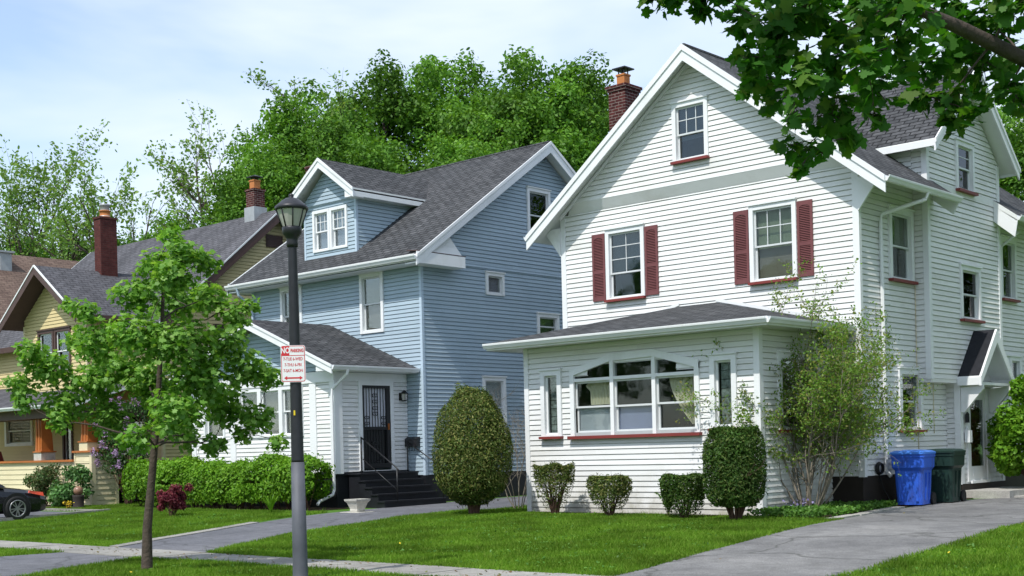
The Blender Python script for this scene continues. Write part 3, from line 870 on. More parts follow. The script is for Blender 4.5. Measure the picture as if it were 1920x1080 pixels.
    f.box(-19.58,-12.57,20.86,24.10,3.565,3.60, 1)
    f.box(-19.60,-12.55,20.835,20.86,3.54,3.66); f.box(-12.57,-12.547,20.86,24.10,3.54,3.66); f.box(-19.603,-19.58,20.86,24.10,3.54,3.66)
    part(f, 'porch_soffit', root, [m_trim, m_wsid])
    g1, g2 = MB(), MB(); gutter(g1, (-19.63,20.84,3.69), (-12.52,20.84,3.69), (0,-1,0)); gutter(g2, (-12.55,20.80,3.688), (-12.55,24.1,3.688), (1,0,0))
    parts([g1,g2], 'porch_gutter', root, m_trim)
    # white flashing along the top of the porch roof
    f = MB()
    f.prism([(-15.77,24.10,4.49),(-12.6,24.10,3.73),(-12.6,24.10,3.80),(-15.77,24.10,4.56)], (0,-.012,0)); f.prism([(-16.74,24.10,4.49),(-19.6,24.10,3.73),(-19.6,24.10,3.80),(-16.74,24.10,4.56)], (0,-.012,0))
    part(f, 'flashing', root, m_trim)
    # --- side entrance
    ve = rightwall(-12.09)
    ve.holes.append((28.42, 29.62, .40, 2.50))
    f = MB(); siding(f, ve, [(28.15,.36),(30.5,.36),(30.5,2.6),(28.15,2.6)], .1135, seed=21)
    vf = frontwall(28.15); siding(f, vf, [(X1,.36),(-12.09,.36),(-12.09,2.6),(X1,2.6)], .1135, seed=22)
    f.box(X1,-12.05,28.12,30.53,-.2,.36, 1)
    part(f, 'entrance_wall', root, [m_wsid, m_found])
    f = MB()
    ve.box(f, 28.42, 28.54, .40, 2.50, -.05, .05); ve.box(f, 29.50, 29.62, .40, 2.50, -.05, .05); ve.box(f, 28.54, 29.50, 2.38, 2.50, -.05, .045); ve.box(f, 28.54, 29.50, .36, .42, -.05, .09)
    ve.box(f, 28.54, 28.66, .42, 2.38, -.02, .02); ve.box(f, 29.38, 29.50, .42, 2.38, -.02, .02); ve.box(f, 28.66, 29.38, 2.24, 2.38, -.02, .018); ve.box(f, 28.66, 29.38, .42, .74, -.02, .018); ve.box(f, 28.74, 29.30, .52, .64, .018, .026)
    dr = part(f, 'door', root, m_trim, 'white storm door with full glass')
    g = MB(); ve.box(g, 28.66, 29.38, .74, 2.24, -.003, .001); part(g, 'pane', dr, m_glass)
    g = MB(); ve.box(g, 28.54, 29.50, .42, 2.38, -.16, -.12); ve.box(g, 28.75,29.3,.6,1.1,-.12,-.105)
    part(g, 'inner_door', dr, m_redwood)
    g = MB(); ve.box(g, 28.60, 28.63, 1.25, 1.45, .02, .06); part(g, 'handle', dr, m_iron)
    # hood over the side door
    hx = -11.55; hy0, hy1, hyc, hz0, hz1 = 28.02, 29.86, 28.94, 2.74, 3.80
    f = MB()
    slab(f, [(-12.07,hy0,hz0),(-12.07,hyc,hz1),(hx,hyc,hz1),(hx,hy0,hz0)], .05); slab(f, [(-12.07,hyc,hz1),(-12.07,hy1,hz0),(hx,hy1,hz0),(hx,hyc,hz1)], .05)
    hd = part(f, 'door_hood', root, [m_shing4, m_trim])
    f = MB()
    for sg, ye in ((-1, hy0-.02), (1, hy1+.02)):
        a, b = V((hx+.02,hyc,hz1)), V((hx+.02,ye,hz0-.02))
        f.prism([a, b, b-V((0,0,.20)), a-V((0,0,.30))], (-.05,0,0))
        f.box(-12.07, hx-.03, ye-.015, ye+.015, hz0-.2, hz0-.04)
        yb = hyc+sg*.78
        f.prism([(-12.05,yb-.04,2.5),(-12.05,yb-.04,1.95),(-11.98,yb-.04,1.95),(hx,yb-.04,2.45),(hx,yb-.04,2.54)], (0,.08,0))
    f.box(-12.07, hx-.03, hy0+.02, hy1-.02, 2.54, 2.60)
    part(f, 'bracket', hd, m_trim)
    f = MB(); f.box(-12.04,-11.97,28.29,28.37,1.72,1.90); f.lathe((-12.0,28.33,1.9),[(.05,0),(.01,.06)],6)
    part(f, 'wall_lamp', root, m_iron)
    f = MB(); f.box(-12.045,-11.93,28.26,28.40,1.28,1.55); part(f, 'meter_box', root, m_trim)
    # --- chimney on the left slope
    chimney(root, -19.75, -19.24, 25.62, 26.20, 6.0, 10.27, m_brickm, [(-19.5, 25.91, .115, .31, m_terra, 'square')], cap=(-19.5, 25.91, .20, 10.70, .09), corbel=2)
    return root
white_house()
# concrete step at the side door
f = MB(); f.box(-12.04, -10.95, 27.95, 30.3, -.1, .22); f.box(-12.03, -10.6, 28.2, 30.6, -.1, .10)
solo(f, 'door_step', m_conc, 'low concrete step under the side door of the white house', 'step')
# ------------------------------------------------------------------ blue house
def blue_house():
    X0, X1, Y0, Y1 = -32.34, -25.0, 24.1, 33.9
    yR, zR, sl = 29.0, 10.31, .69
    ye0, ye1 = 23.52, 34.48
    zat = lambda y: zR - sl*abs(y-yR)
    root = thing('blue_house', 'pale blue clapboard house with a front dormer and a white gabled porch', 'house', (-28.7, 24.1, 0))
    fw = frontwall(Y0); rw = rightwall(X1); gw = rightwall(X1+.035)
    window(fw, root, -27.42, -26.46, 4.68, 6.32, trimm=m_trim, shade=(m_blindg, .46, 1.0), shade2=(m_blindb, 0, .48), split=.5)
    window(fw, root, -30.97, -29.97, 4.66, 6.29, trimm=m_trim, shade=(m_blindg, .3, 1.0), split=.5)
    window(rw, root, 26.58, 27.34, 5.73, 6.36, split=1.0, shade=(m_blindl, 0, .9), trim=.09)
    window(rw, root, 28.73, 29.72, 4.62, 5.34, split=.5, shade=(m_blindg, .2, 1.0), trim=.1)
    window(gw, root, 28.37, 29.40, 7.44, 8.97, split=.5, glassm=m_glassb)
    window(rw, root, 26.35, 27.30, 1.75, 3.42, split=.5, shade=(m_blinda, .2, 1.0))
    window(rw, root, 30.6, 31.6, 1.75, 3.42, split=.5)
    f = MB()
    siding(f, fw, [(X0,.76),(X1,.76),(X1,6.76),(X0,6.76)], .109, m=0, seed=31)
    siding(f, rw, [(Y0,.76),(Y1,.76),(Y1,6.46),(Y0,6.46)], .109, seed=32)
    siding(f, gw, [(Y0,6.53),(Y1,6.53),(Y1,6.74),(yR,10.13),(Y0,6.74)], .109, seed=33)
    siding(f, leftwall(X0), [(Y0,.76),(Y1,.76),(Y1,6.74),(yR,10.13),(Y0,6.74)], .109, seed=34)
    siding(f, backwall(Y1), [(X0,.76),(X1,.76),(X1,6.62),(X0,6.62)], .109, seed=35)
    f.box(X1-.01, X1+.045, Y0, Y1, 6.462, 6.528, 1)
    part(f, 'wall', root, [m_bsid, m_btrim])
    parts([bx(X1-.06, X1+.028, Y0-.028, Y0+.06, .75, 6.46), bx(X0-.028, X0+.06, Y0-.028, Y0+.06, .75, 6.6)], 'corner_board', root, m_btrim)
    f = MB()
    f.prism([(X0,Y0-.015,-.2),(X1+.015,Y0-.015,-.2),(X1+.015,Y1,-.2),(X1-.2,Y1,-.2),(X1-.2,Y0+.2,-.2),(X0+.2,Y0+.2,-.2),(X0+.2,Y1,-.2),(X0,Y1,-.2)], (0,0,.955))
    part(f, 'foundation', root, m_black)
    # main roof, cut where the dormer stands
    xr, xl = -24.55, -32.80
    f = MB()
    slab(f, [(xl,ye0,zat(ye0)),(xr,ye0,zat(ye0)),(xr,yR,zR),(xl,yR,zR)], .13)
    slab(f, [(xr,ye1,zat(ye1)),(xl,ye1,zat(ye1)),(xl,yR,zR),(xr,yR,zR)], .13)
    f.tube([(xl,yR,zR-.01),(xr-.02,yR,zR-.01)], .05, 6, 0, smooth=False)
    part(f, 'roof', root, [m_shing, m_soffit])
    f = MB()
    for x0 in (xr, xl-.032):
        xd = .032
        for ye in (ye0-.02, ye1+.02):
            a, b = V((x0, yR, zR-.02)), V((x0, ye, zat(ye)-.02))
            f.prism([a, b, b-V((0,0,.26)), a-V((0,0,.30))], (xd,0,0))
            o = xd-.002 if x0 == xr else -.026
            a, b = V((x0+o, yR, zR+.008)), V((x0+o, ye, zat(ye)+.008))
            f.prism([a, b, b-V((0,0,.085)), a-V((0,0,.09))], (.028,0,0))
    # eave return at the corner
    f.box(X1+.03, xr+.03, ye0-.0, 25.32, 6.30, 6.36); f.box(xr, xr+.028, ye0, 25.32, 6.362, 6.60); f.box(X1+.03, xr, 25.29, 25.32, 6.362, 6.60)
    f.prism([(xr-.02, ye0+.25, 6.61),(xr-.02, 25.26, 6.61),(xr-.16, 25.10, 6.95),(xr-.14, 24.75, 7.28)], (-.05,0,0), 1)
    f.prism([(xr+.03, ye0+.05, 6.605),(xr+.03, 25.36, 6.605),(X1+.03, 25.36, 6.66),(X1+.03, ye0+.05, 6.66)], (0,0,.02), 2)
    f.box(xl, xl+.03, ye0, 25.3, 6.30, 6.60); f.box(X0-.46, X0-.03, ye0, 25.3, 6.30, 6.36)
    f.box(xl+.04, X1+.02, ye0+.0, Y0-.03, 6.33, 6.36)
    part(f, 'bargeboard', root, [m_trim, m_soffit, m_brown])
    f = MB(); gutter(f, (xl-.03,ye0,zat(ye0)-.01), (xr+.03,ye0,zat(ye0)-.01), (0,-1,0), w=.12, h=.13); f.box(xl, xr, ye0, ye0+.022, 6.335, 6.50)
    part(f, 'gutter', root, m_trim)
    f = MB(); downspout(f, [(xl+.5,ye0-.05,6.42),(xl+.5,ye0+.02,6.2),(X0+.05,Y0-.08,5.9),(X0+.05,Y0-.06,5.0)]); part(f, 'downspout', root, m_btrim)
    # --- dormer
    dx0, dx1, dy = -30.0, -27.76, 24.30
    dc = (dx0+dx1)/2; dzr, dsl, dh = 9.80, .72, 1.45
    dze = dzr-dsl*dh; yd = 23.92
    dw = frontwall(dy); dg = frontwall(dy-.05)
    rt = zat(dy)-.02
    for a in (-29.63, -28.865):
        window(dw, root, a, a+.755, 7.22, 8.42, trim=.085, muntin=(3,2), shade=(m_blindl, 0, .55), shade2=(m_blinda, .5, 1.0), split=.5, room=m_dim, header=False, sash=m_trim)
    f = MB()
    siding(f, dw, [(dx0,rt),(dx1,rt),(dx1,8.53),(dx0,8.53)], .109, seed=41)
    siding(f, dg, [(dx0+.0,8.58),(dx1-.0,8.58),(dx1,8.66),(dc,9.62),(dx0,8.66)], .109, seed=42)
    f.quad((dx0,dy,8.53),(dx1,dy,8.53),(dx1,dy-.05,8.58),(dx0,dy-.05,8.58))
    yk = yR-(zR-8.66)/sl
    siding(f, rightwall(dx1), [(dy,rt),(yk,8.66),(dy,8.66)], .109, seed=43)
    siding(f, leftwall(dx0), [(dy,rt),(yk,8.66),(dy,8.66)], .109, seed=44)
    for x in (dx0, dx1): f.box(x-.05, x+.024, dy-.026, dy+.05, rt-.05, 8.53, 1)
    part(f, 'dormer_wall', root, [m_bsid, m_btrim])
    yb = lambda z: yR-(zR-z)/sl
    f = MB()
    for sg in (-1,1):
        slab(f, [(dc,yd,dzr),(dc+sg*dh,yd,dze),(dc+sg*dh,yb(dze),dze),(dc,yb(dzr),dzr)], .09)
    part(f, 'dormer_roof', root, [m_shing, m_soffit])
    f = MB()
    for sg in (-1,1):
        a, b = V((dc, yd-.03, dzr-.015)), V((dc+sg*(dh+.02), yd-.03, dze-.03))
        f.prism([a, b, b-V((0,0,.24)), a-V((0,0,.26))], (0,.032,0))
        a, b = V((dc, yd-.055, dzr+.01)), V((dc+sg*(dh+.03), yd-.055, dze-.008))
        f.prism([a, b, b-V((0,0,.08)), a-V((0,0,.09))], (0,.028,0))
        xe = dc+sg*dh
        f.box(min(xe, xe-sg*.025), max(xe, xe-sg*.025), yd+.002, yb(dze)-.1, dze-.22, dze-.05)
        f.box(min(dc+sg*1.12, xe-sg*.026), max(dc+sg*1.12, xe-sg*.026), yd+.004, yb(dze)-.3, dze-.22, dze-.19)
        f.box(min(dc+sg*1.125, xe), max(dc+sg*1.125, xe), yd-.02, dy, dze-.24, dze-.222)
        f.prism([(xe, yd-.0, dze-.22), (xe-sg*.36, yd-.0, dze-.22), (xe-sg*.36, yd-.0, dze+.06), (xe, yd-.0, dze-.05)], (0,.02,0))
    part(f, 'dormer_bargeboard', root, m_trim)
    # --- porch
    px0, px1, py = -31.9, -25.64, 21.58
    pf = frontwall(py); pr = rightwall(px1); pc = -28.77
    pzr, psl, ph = 5.05, .405, 3.58
    pze = pzr-psl*ph; yf = 21.12
    for a in (-29.68, -28.75, -27.82):
        window(pf, root, a, a+.93, 1.86, 3.18, trim=.075, shade=(m_blindb, .12, 1.0), split=.48, header=False, sash=m_trim)
    window(pf, root, -31.35, -30.35, 1.86, 3.18, trim=.075, shade=(m_blindb, .1, 1.0), split=.48, header=False, sash=m_trim)
    pr.holes.append((22.46, 23.44, .92, 3.14))
    f = MB()
    siding(f, pf, [(px0,.92),(px1,.92),(px1,3.22),(px0,3.22)], .112, seed=51)
    siding(f, pr, [(py,.90),(24.08,.90),(24.08,3.42),(py,3.42)], .112, seed=52)
    siding(f, leftwall(px0), [(py,.90),(24.08,.90),(24.08,3.42),(py,3.42)], .112, seed=53)
    part(f, 'porch_wall', root, m_wsid)
    f = MB(); siding(f, frontwall(py-.02), [(px0,3.52),(px1,3.52),(px1,3.56),(pc,4.86),(px0,3.56)], .112, seed=54)
    part(f, 'porch_gable', root, m_bsid)
    f = MB()
    f.box(px0-.03, px1+.03, py-.06, py+.05, 3.22, 3.50); f.box(px1-.02, px1+.035, py+.05, 24.06, 3.24, 3.46)
    f.box(px1-.16, px1+.05, py-.045, py+.20, .86, 3.22); f.box(px0-.05, px0+.16, py-.045, py+.16, .86, 3.22)
    f.box(-26.62, -26.36, py-.045, py+.02, .88, 3.22)
    f.box(-30.1, -29.86, py-.045, py+.02, .88, 3.22)
    for u0, u1, z0, z1 in ((22.34,22.46,.92,3.26),(23.44,23.56,.92,3.26),(22.46,23.44,3.14,3.26)):
        pr.box(f, u0, u1, z0, z1, 0, .05)
    part(f, 'porch_trim', root, m_trim)
    f = MB(); f.box(px0+.05, px1-.02, py+.02, py+.1, -.2, .90); f.box(px1-.1, px1-.015, py+.1, 24.08, -.2, .895); f.box(px0-.02, px1+.03, py-.04, py+.03, .82, .915)
    f.box(px1-.04, px1+.04, py+.03, 24.06, .82, .895)
    part(f, 'porch_skirt', root, m_black)
    f = MB()
    for sg in (-1,1):
        slab(f, [(pc,yf,pzr),(pc+sg*ph,yf,pze),(pc+sg*ph,24.09,pze),(pc,24.09,pzr)], .08)
    part(f, 'porch_roof', root, [m_shing, m_soffit])
    f = MB()
    for sg in (-1,1):
        a, b = V((pc, yf-.03, pzr-.015)), V((pc+sg*(ph+.02), yf-.03, pze-.02))
        f.prism([a, b, b-V((0,0,.20)), a-V((0,0,.22))], (0,.032,0))
        a, b = V((pc, yf-.055, pzr+.012)), V((pc+sg*(ph+.03), yf-.055, pze+.006))
        f.prism([a, b, b-V((0,0,.07)), a-V((0,0,.07))], (0,.028,0))
        xe = pc+sg*ph
        f.box(min(xe, xe-sg*.45), max(xe, xe-sg*.45), yf+.002, 24.06, pze-.13, pze-.10)
        f.prism([(xe, yf, pze-.13), (xe-sg*.62, yf, pze-.13), (xe-sg*.62, yf, pze+.19), (xe, yf, pze-.06)], (0,.02,0))
    part(f, 'porch_bargeboard', root, m_trim)
    f = MB(); gutter(f, (pc+ph, yf-.02, pze-.005), (pc+ph, 24.07, pze-.005), (1,0,0)); part(f, 'porch_gutter', root, m_trim)
    f = MB(); downspout(f, [(pc+ph+.05, 21.6, pze-.1), (pc+ph+.04, 21.58, pze-.22), (px1+.06, 21.45, 3.02), (px1+.05, 21.44, 2.85), (px1+.05, 21.44, .45), (px1+.09,21.36,.34),(px1+.30,20.75,.20),(px1+.33,20.66,.12)])
    part(f, 'downspout', root, m_trim)
    # black security door with scrolled bars
    f = MB(); du0, du1, dz0, dz1 = 22.46, 23.44, .98, 3.14
    pr.box(f, du0, du0+.07, dz0, dz1, -.01, .04); pr.box(f, du1-.13, du1, dz0, dz1, -.01, .04)
    pr.box(f, du0+.07, du1-.13, dz1-.07, dz1, -.01, .038); pr.box(f, du0+.07, du1-.13, dz0, dz0+.12, -.01, .038); pr.box(f, du0+.07, du1-.13, 1.98, 2.06, -.01, .038)
    for k in range(1, 8):
        u = du0+.07+(du1-du0-.2)*k/8
        pr.box(f, u-.007, u+.007, dz0+.12, dz1-.07, .005, .022)
    def scroll(u, z, r, s, t):
        pts = []
        for k in range(17):
            a = k/16*4.4; rr = r*(1-.62*k/16)
            pts.append(pr.pt(u+s*(r-rr*math.cos(a)), z+t*rr*math.sin(a), .02))
        f.tube(pts, .0085, 5)
    uc = (du0+du1-.06)/2
    for z in (2.88, 2.72, 2.55, 2.40):
        for s in (-1,1):
            for t in (-1,1): scroll(uc, z, .055, s, t)
    for u in (du0+.17, du1-.23):
        for z in (2.30, 2.15):
            for s in (-1,1):
                for t in (-1,1): scroll(u, z, .045, s, t)
    for z in (1.62, 1.45):
        for s in (-1,1):
            for t in (-1,1): scroll(uc, z, .055, s, t)
    dr = part(f, 'security_door', root, m_iron, 'black security door with scrolled iron bars')
    g = MB(); pr.box(g, du0+.06, du1-.12, 2.04, dz1-.06, -.035, -.03); part(g, 'pane', dr, m_blinda)
    g = MB(); pr.box(g, du0+.06, du1-.12, dz0+.1, 2.0, -.035, -.03); part(g, 'screen', dr, m_carg)
    g = MB(); pr.box(g, du1-.10, du1-.07, 1.98, 2.14, .04, .075); part(g, 'handle', dr, m_orange)
    # lantern beside the door
    f = MB(); u, z = 23.84, 2.86
    pr.box(f, u-.06, u+.06, z-.10, z+.10, .02, .05); f.tube([pr.pt(u,z+.06,.05), pr.pt(u,z+.16,.12), pr.pt(u,z+.14,.16)], .012, 6)
    c = pr.pt(u, z-.13, .16)
    f.lathe(c, [(.05,0),(.09,.02),(.085,.03)], 6, smooth=False); f.lathe(c, [(.12,.20),(.10,.22),(.02,.30)], 6, smooth=False)
    for k in range(6):
        a = 2*math.pi*(k+.5)/6; f.tube([c+V((.08*math.cos(a),.08*math.sin(a),.02)), c+V((.105*math.cos(a),.105*math.sin(a),.21))], .008, 4)
    wl = part(f, 'wall_lantern', root, m_iron)
    g = MB(); g.lathe(c, [(.07,.03),(.092,.20)], 6, smooth=False); part(g, 'lantern_glass', wl, m_lampglass)
    # mailbox on the blue wall
    f = MB(); fw.box(f, -25.62, -25.16, 1.52, 1.72, .03, .15); f.prism([fw.pt(-25.63,1.72,.03),fw.pt(-25.63,1.72,.16),fw.pt(-25.63,1.78,.03)], (.48,0,0))
    for u in (-25.5,-25.4,-25.3): f.tube([fw.pt(u,1.52,.09), fw.pt(u,1.40,.10), fw.pt(u,1.40,.14)], .007, 5)
    part(f, 'mailbox', root, m_iron)
    # brick chimney on the far gable
    chimney(root, -32.28, -31.92, 26.2, 26.55, 6.8, 10.44, m_brickm, [], corbel=1)
    return root
blue_house()

def porch_steps():
    root = thing('porch_steps', 'black wooden steps with an iron handrail at the side of the blue house porch', 'steps', (-24.7, 22.9, 0))
    y0, y1 = 21.85, 24.0
    f = MB()
    f.box(-25.60, -25.18, y0+.1, y1, -.1, .82)
    for k, z in enumerate((.64,.47,.30,.13)):
        f.box(-25.18+.27*k, -25.18+.27*(k+1), y0+.05-.03*k, y1-.05, -.1, z)
    for x0, x1, z in ((-25.6,-25.18,.86),): f.box(x0, x1+.03, y0+.06, y1, z-.038, z)
    part(f, 'stringer', root, m_black)
    for k, z in enumerate((.68,.51,.34,.17)):
        g = MB(); g.box(-25.179+.27*k, -25.18+.27*(k+1)+.03, y0+.02-.03*k, y1-.02, z-.038, z); part(g, 'tread', root, m_black)
    yr = 22.35
    f = MB()
    f.tube([(-25.55,yr,.86),(-25.55,yr,1.80)], .018, 6); f.tube([(-25.55,yr,1.78),(-24.22,yr,.98),(-24.12,yr,.90)], .018, 6); f.tube([(-25.5,yr,1.22),(-24.22,yr,.42)], .012, 6)
    f.tube([(-24.22,yr,.1),(-24.22,yr,.98)], .018, 6)
    part(f, 'handrail', root, m_iron); f = MB()
    f.tube([(-25.52,23.95,.86),(-25.52,23.95,1.66)], .018, 6); f.tube([(-25.52,23.95,1.64),(-24.2,23.95,.95)], .016, 6); f.tube([(-24.2,23.95,.1),(-24.2,23.95,.95)], .016, 6)
    part(f, 'handrail', root, m_iron)
porch_steps()
# ------------------------------------------------------------------ yellow house
def yellow_house():
    X0, X1, Y0, Y1 = -47.5, -36.0, 23.2, 32.2
    yR, zR, sl = 27.75, 9.78, .85
    ye0, ye1 = 22.75, 32.75
    zat = lambda y: zR-sl*abs(y-yR)
    root = thing('yellow_house', 'cream yellow clapboard house with brown trim, brick chimney and a front porch', 'house', (-40, 22, 0))
    fw = frontwall(Y0); rw = rightwall(X1)
    window(fw, root, -46.4, -44.3, 1.95, 3.1, trim=.14, trimm=m_trim, split=.5)
    window(rw, root, 25.2, 26.2, 4.2, 5.7, trimm=m_brown); window(rw, root, 24.6, 25.6, 1.6, 3.1, trimm=m_brown)
    window(fw, root, -42.2, -41.5, .75, 2.9, trimm=m_brown, split=1.0)
    window(fw, root, -38.6, -37.0, 1.5, 2.9, trimm=m_trim)
    f = MB()
    siding(f, fw, [(X0,.4),(X1,.4),(X1,5.7),(X0,5.7)], .114, seed=61)
    siding(f, rw, [(Y0,.4),(Y1,.4),(Y1,5.85),(yR,zR-.2),(Y0,5.85)], .114, seed=62)
    siding(f, leftwall(X0), [(Y0,.4),(Y1,.4),(Y1,5.85),(yR,zR-.2),(Y0,5.85)], .114, seed=63)
    siding(f, backwall(Y1), [(X0,.4),(X1,.4),(X1,5.7),(X0,5.7)], .114, seed=64)
    f.box(X1-.06, X1+.03, Y0-.03, Y0+.06, .4, 5.7, 1)
    part(f, 'wall', root, [m_csid, m_csid2])
    f = MB(); f.prism([(X0,Y0+.03,-.3),(X1-.02,Y0+.03,-.3),(X1-.02,Y1,-.3),(X1-.2,Y1,-.3),(X1-.2,Y0+.2,-.3),(X0,Y0+.2,-.3)], (0,0,.7)); part(f, 'foundation', root, m_conc)
    xr, xl = X1+.42, X0-.42
    f = MB()
    slab(f, [(xl,ye0,zat(ye0)),(xr,ye0,zat(ye0)),(xr,yR,zR),(xl,yR,zR)], .14)
    slab(f, [(xr,ye1,zat(ye1)),(xl,ye1,zat(ye1)),(xl,yR,zR),(xr,yR,zR)], .14)
    part(f, 'roof', root, [m_shing2, m_brown])
    f = MB()
    for x0, xd in ((xr, .03), (xl, -.03)):
        for ye in (ye0-.02, ye1+.02):
            a, b = V((x0, yR, zR-.05)), V((x0, ye, zat(ye)-.05))
            f.prism([a, b, b-V((0,0,.30)), a-V((0,0,.34))], (xd,0,0))
            a, b = V((x0+xd*.9, yR, zR+.01)), V((x0+xd*.9, ye, zat(ye)+.01))
            f.prism([a, b, b-V((0,0,.06)), a-V((0,0,.06))], (xd*.5,0,0), 1)
    f.box(xl, xr, ye0-.03, ye0-.002, zat(ye0)-.2, zat(ye0)-.02)
    part(f, 'bargeboard', root, [m_brown, m_trim])
    f = MB(); rw.box(f, 27.40, 28.10, 8.50, 8.92, .025, .05)
    for k in range(5): rw.box(f, 27.45, 28.05, 8.54+.072*k, 8.575+.072*k, .05, .065)
    part(f, 'gable_vent', root, m_brown)
    # cross gable over the porch
    cx, cz, cs, ch, cy, yf = -40.35, 7.82, .708, 2.55, 22.0, 21.3
    cze = cz-cs*ch; yb = lambda z: yR-(zR-z)/sl
    cw = frontwall(cy); wx0, wx1 = -42.45, -38.4
    window(cw, root, -41.5, -40.45, 4.3, 5.75, trimm=m_brown, sash=m_trim); window(cw, root, -40.4, -39.35, 4.3, 5.75, trimm=m_brown, sash=m_trim)
    f = MB(); siding(f, cw, [(wx0,3.2),(wx1,3.2),(wx1,6.2),(cx,7.65),(wx0,6.2)], .114, seed=71)
    siding(f, rightwall(wx1), [(cy,3.2),(Y0,3.2),(Y0,6.1),(cy,6.1)], .114, seed=72); siding(f, leftwall(wx0), [(cy,3.2),(Y0,3.2),(Y0,6.1),(cy,6.1)], .114, seed=73)
    for x in (wx0, wx1): f.box(x-.05, x+.03, cy-.03, cy+.05, 3.2, 6.0, 1)
    part(f, 'front_gable_wall', root, [m_csid, m_csid2])
    f = MB()
    for sg in (-1,1): slab(f, [(cx,yf,cz),(cx+sg*ch,yf,cze),(cx+sg*ch,yb(cze),cze),(cx,yb(cz)+.05,cz)], .12)
    part(f, 'front_gable_roof', root, [m_shing2, m_brown])
    f = MB()
    for sg in (-1,1):
        a, b = V((cx, yf-.03, cz-.04)), V((cx+sg*(ch+.02), yf-.03, cze-.05))
        f.prism([a, b, b-V((0,0,.24)), a-V((0,0,.26))], (0,.032,0))
        a, b = V((cx, yf-.05, cz+.012)), V((cx+sg*(ch+.03), yf-.05, cze))
        f.prism([a, b, b-V((0,0,.055)), a-V((0,0,.055))], (0,.05,0), 1)
    part(f, 'front_gable_bargeboard', root, [m_brown, m_trim])
    chimney(root, -40.53, -40.12, 23.6, 24.22, 3.0, 9.68, m_brickm2, [(-40.32,23.9,.17,.24,m_terra,'round'),(-40.32,23.9,.155,.46,m_lead,'round')], corbel=1)
    c2 = chimney(root, -37.10, -36.64, 27.45, 27.9, 8.6, 10.62, m_brickm, [(-36.87,27.67,.13,.32,m_terra,'square')], cap=(-36.87,27.67,.20,11.03,.10), corbel=1)
    f = MB(); f.box(-37.15, -36.59, 27.40, 27.95, 9.0, 9.98); part(f, 'flashing', c2, m_lead)
    # porch
    py, qx0, qx1, fl = 20.5, -47.0, -35.65, .72
    pw = frontwall(py); pr = rightwall(qx1)
    f = MB()
    siding(f, pw, [(qx0,-.16),(qx1,-.16),(qx1,1.33),(qx0,1.33)], .16, seed=81)
    siding(f, pw, [(-36.6,1.33),(qx1,1.33),(qx1,1.60),(-36.6,1.60)], .16, seed=82)
    siding(f, pr, [(py,-.16),(21.3,-.16),(21.3,1.60),(py,1.60)], .16, seed=83)
    f.box(qx1-.10, qx1+.03, py-.03, py+.10, -.18, 1.60, 1); f.box(qx1-.06, qx1+.028, 21.26, 21.36, -.18, 1.60, 1)
    f.box(-36.64, -36.56, py-.03, py+.2, 1.33, 1.60, 1); f.box(-36.6, qx1-.1, py+.10, py+.16, -.1, 1.6, 1)
    part(f, 'porch_wall', root, [m_csid2, m_csid2])
    f = MB(); f.box(qx0, -36.64, py-.09, py+.13, 1.335, 1.40); f.box(-36.66, qx1+.08, py-.09, py+.5, 1.603, 1.66); f.box(qx1-.12, qx1+.08, py+.5, 21.38, 1.603, 1.66)
    part(f, 'porch_rail', root, m_orange)
    f = MB(); f.box(qx0, qx1-.12, py+.14, Y0-.03, fl-.1, fl); part(f, 'porch_floor', root, m_orange)
    for x, zb in ((-38.9, 1.40), (-43.6, 1.40), (-36.1, 1.66)):
        f = MB(); c = (x, py+.22, 0)
        f.prism([(x-.27,py-.05,zb+.25),(x+.27,py-.05,zb+.25),(x+.27,py+.49,zb+.25),(x-.27,py+.49,zb+.25)], (0,0,.04))
        f.lathe((x,py+.22,zb+.28), [(.29,0),(.225,2.70-zb-.28)], 4, smooth=False)
        for k in (-1,1): f.box(x+k*.09-.025, x+k*.09+.025, py+.0, py+.03, zb+.3, 2.7)
        col = part(f, 'porch_column', root, m_orange)
        g = MB(); g.box(x-.24, x+.24, py-.02, py+.46, zb-.02, zb+.247); part(g, 'pedestal', col, m_csid2 if x > -37 else m_stone)
    f = MB(); f.box(qx0, qx1+.02, py-.12, py+.5, 2.72, 3.0); f.box(qx1-.4, qx1+.02, py+.5, Y0, 2.72, 3.0); part(f, 'porch_beam', root, m_brown)
    f = MB(); slab(f, [(qx0-.3,py-.5,3.10),(qx1+.3,py-.5,3.10),(qx1+.3,Y0+.02,4.1),(qx0-.3,Y0+.02,4.1)], .08); part(f, 'porch_roof', root, [m_shing2, m_soffit])
    f = MB(); gutter(f, (qx0-.3,py-.5,3.10), (qx1+.3,py-.5,3.10), (0,-1,0)); part(f, 'porch_gutter', root, m_trim)
yellow_house()

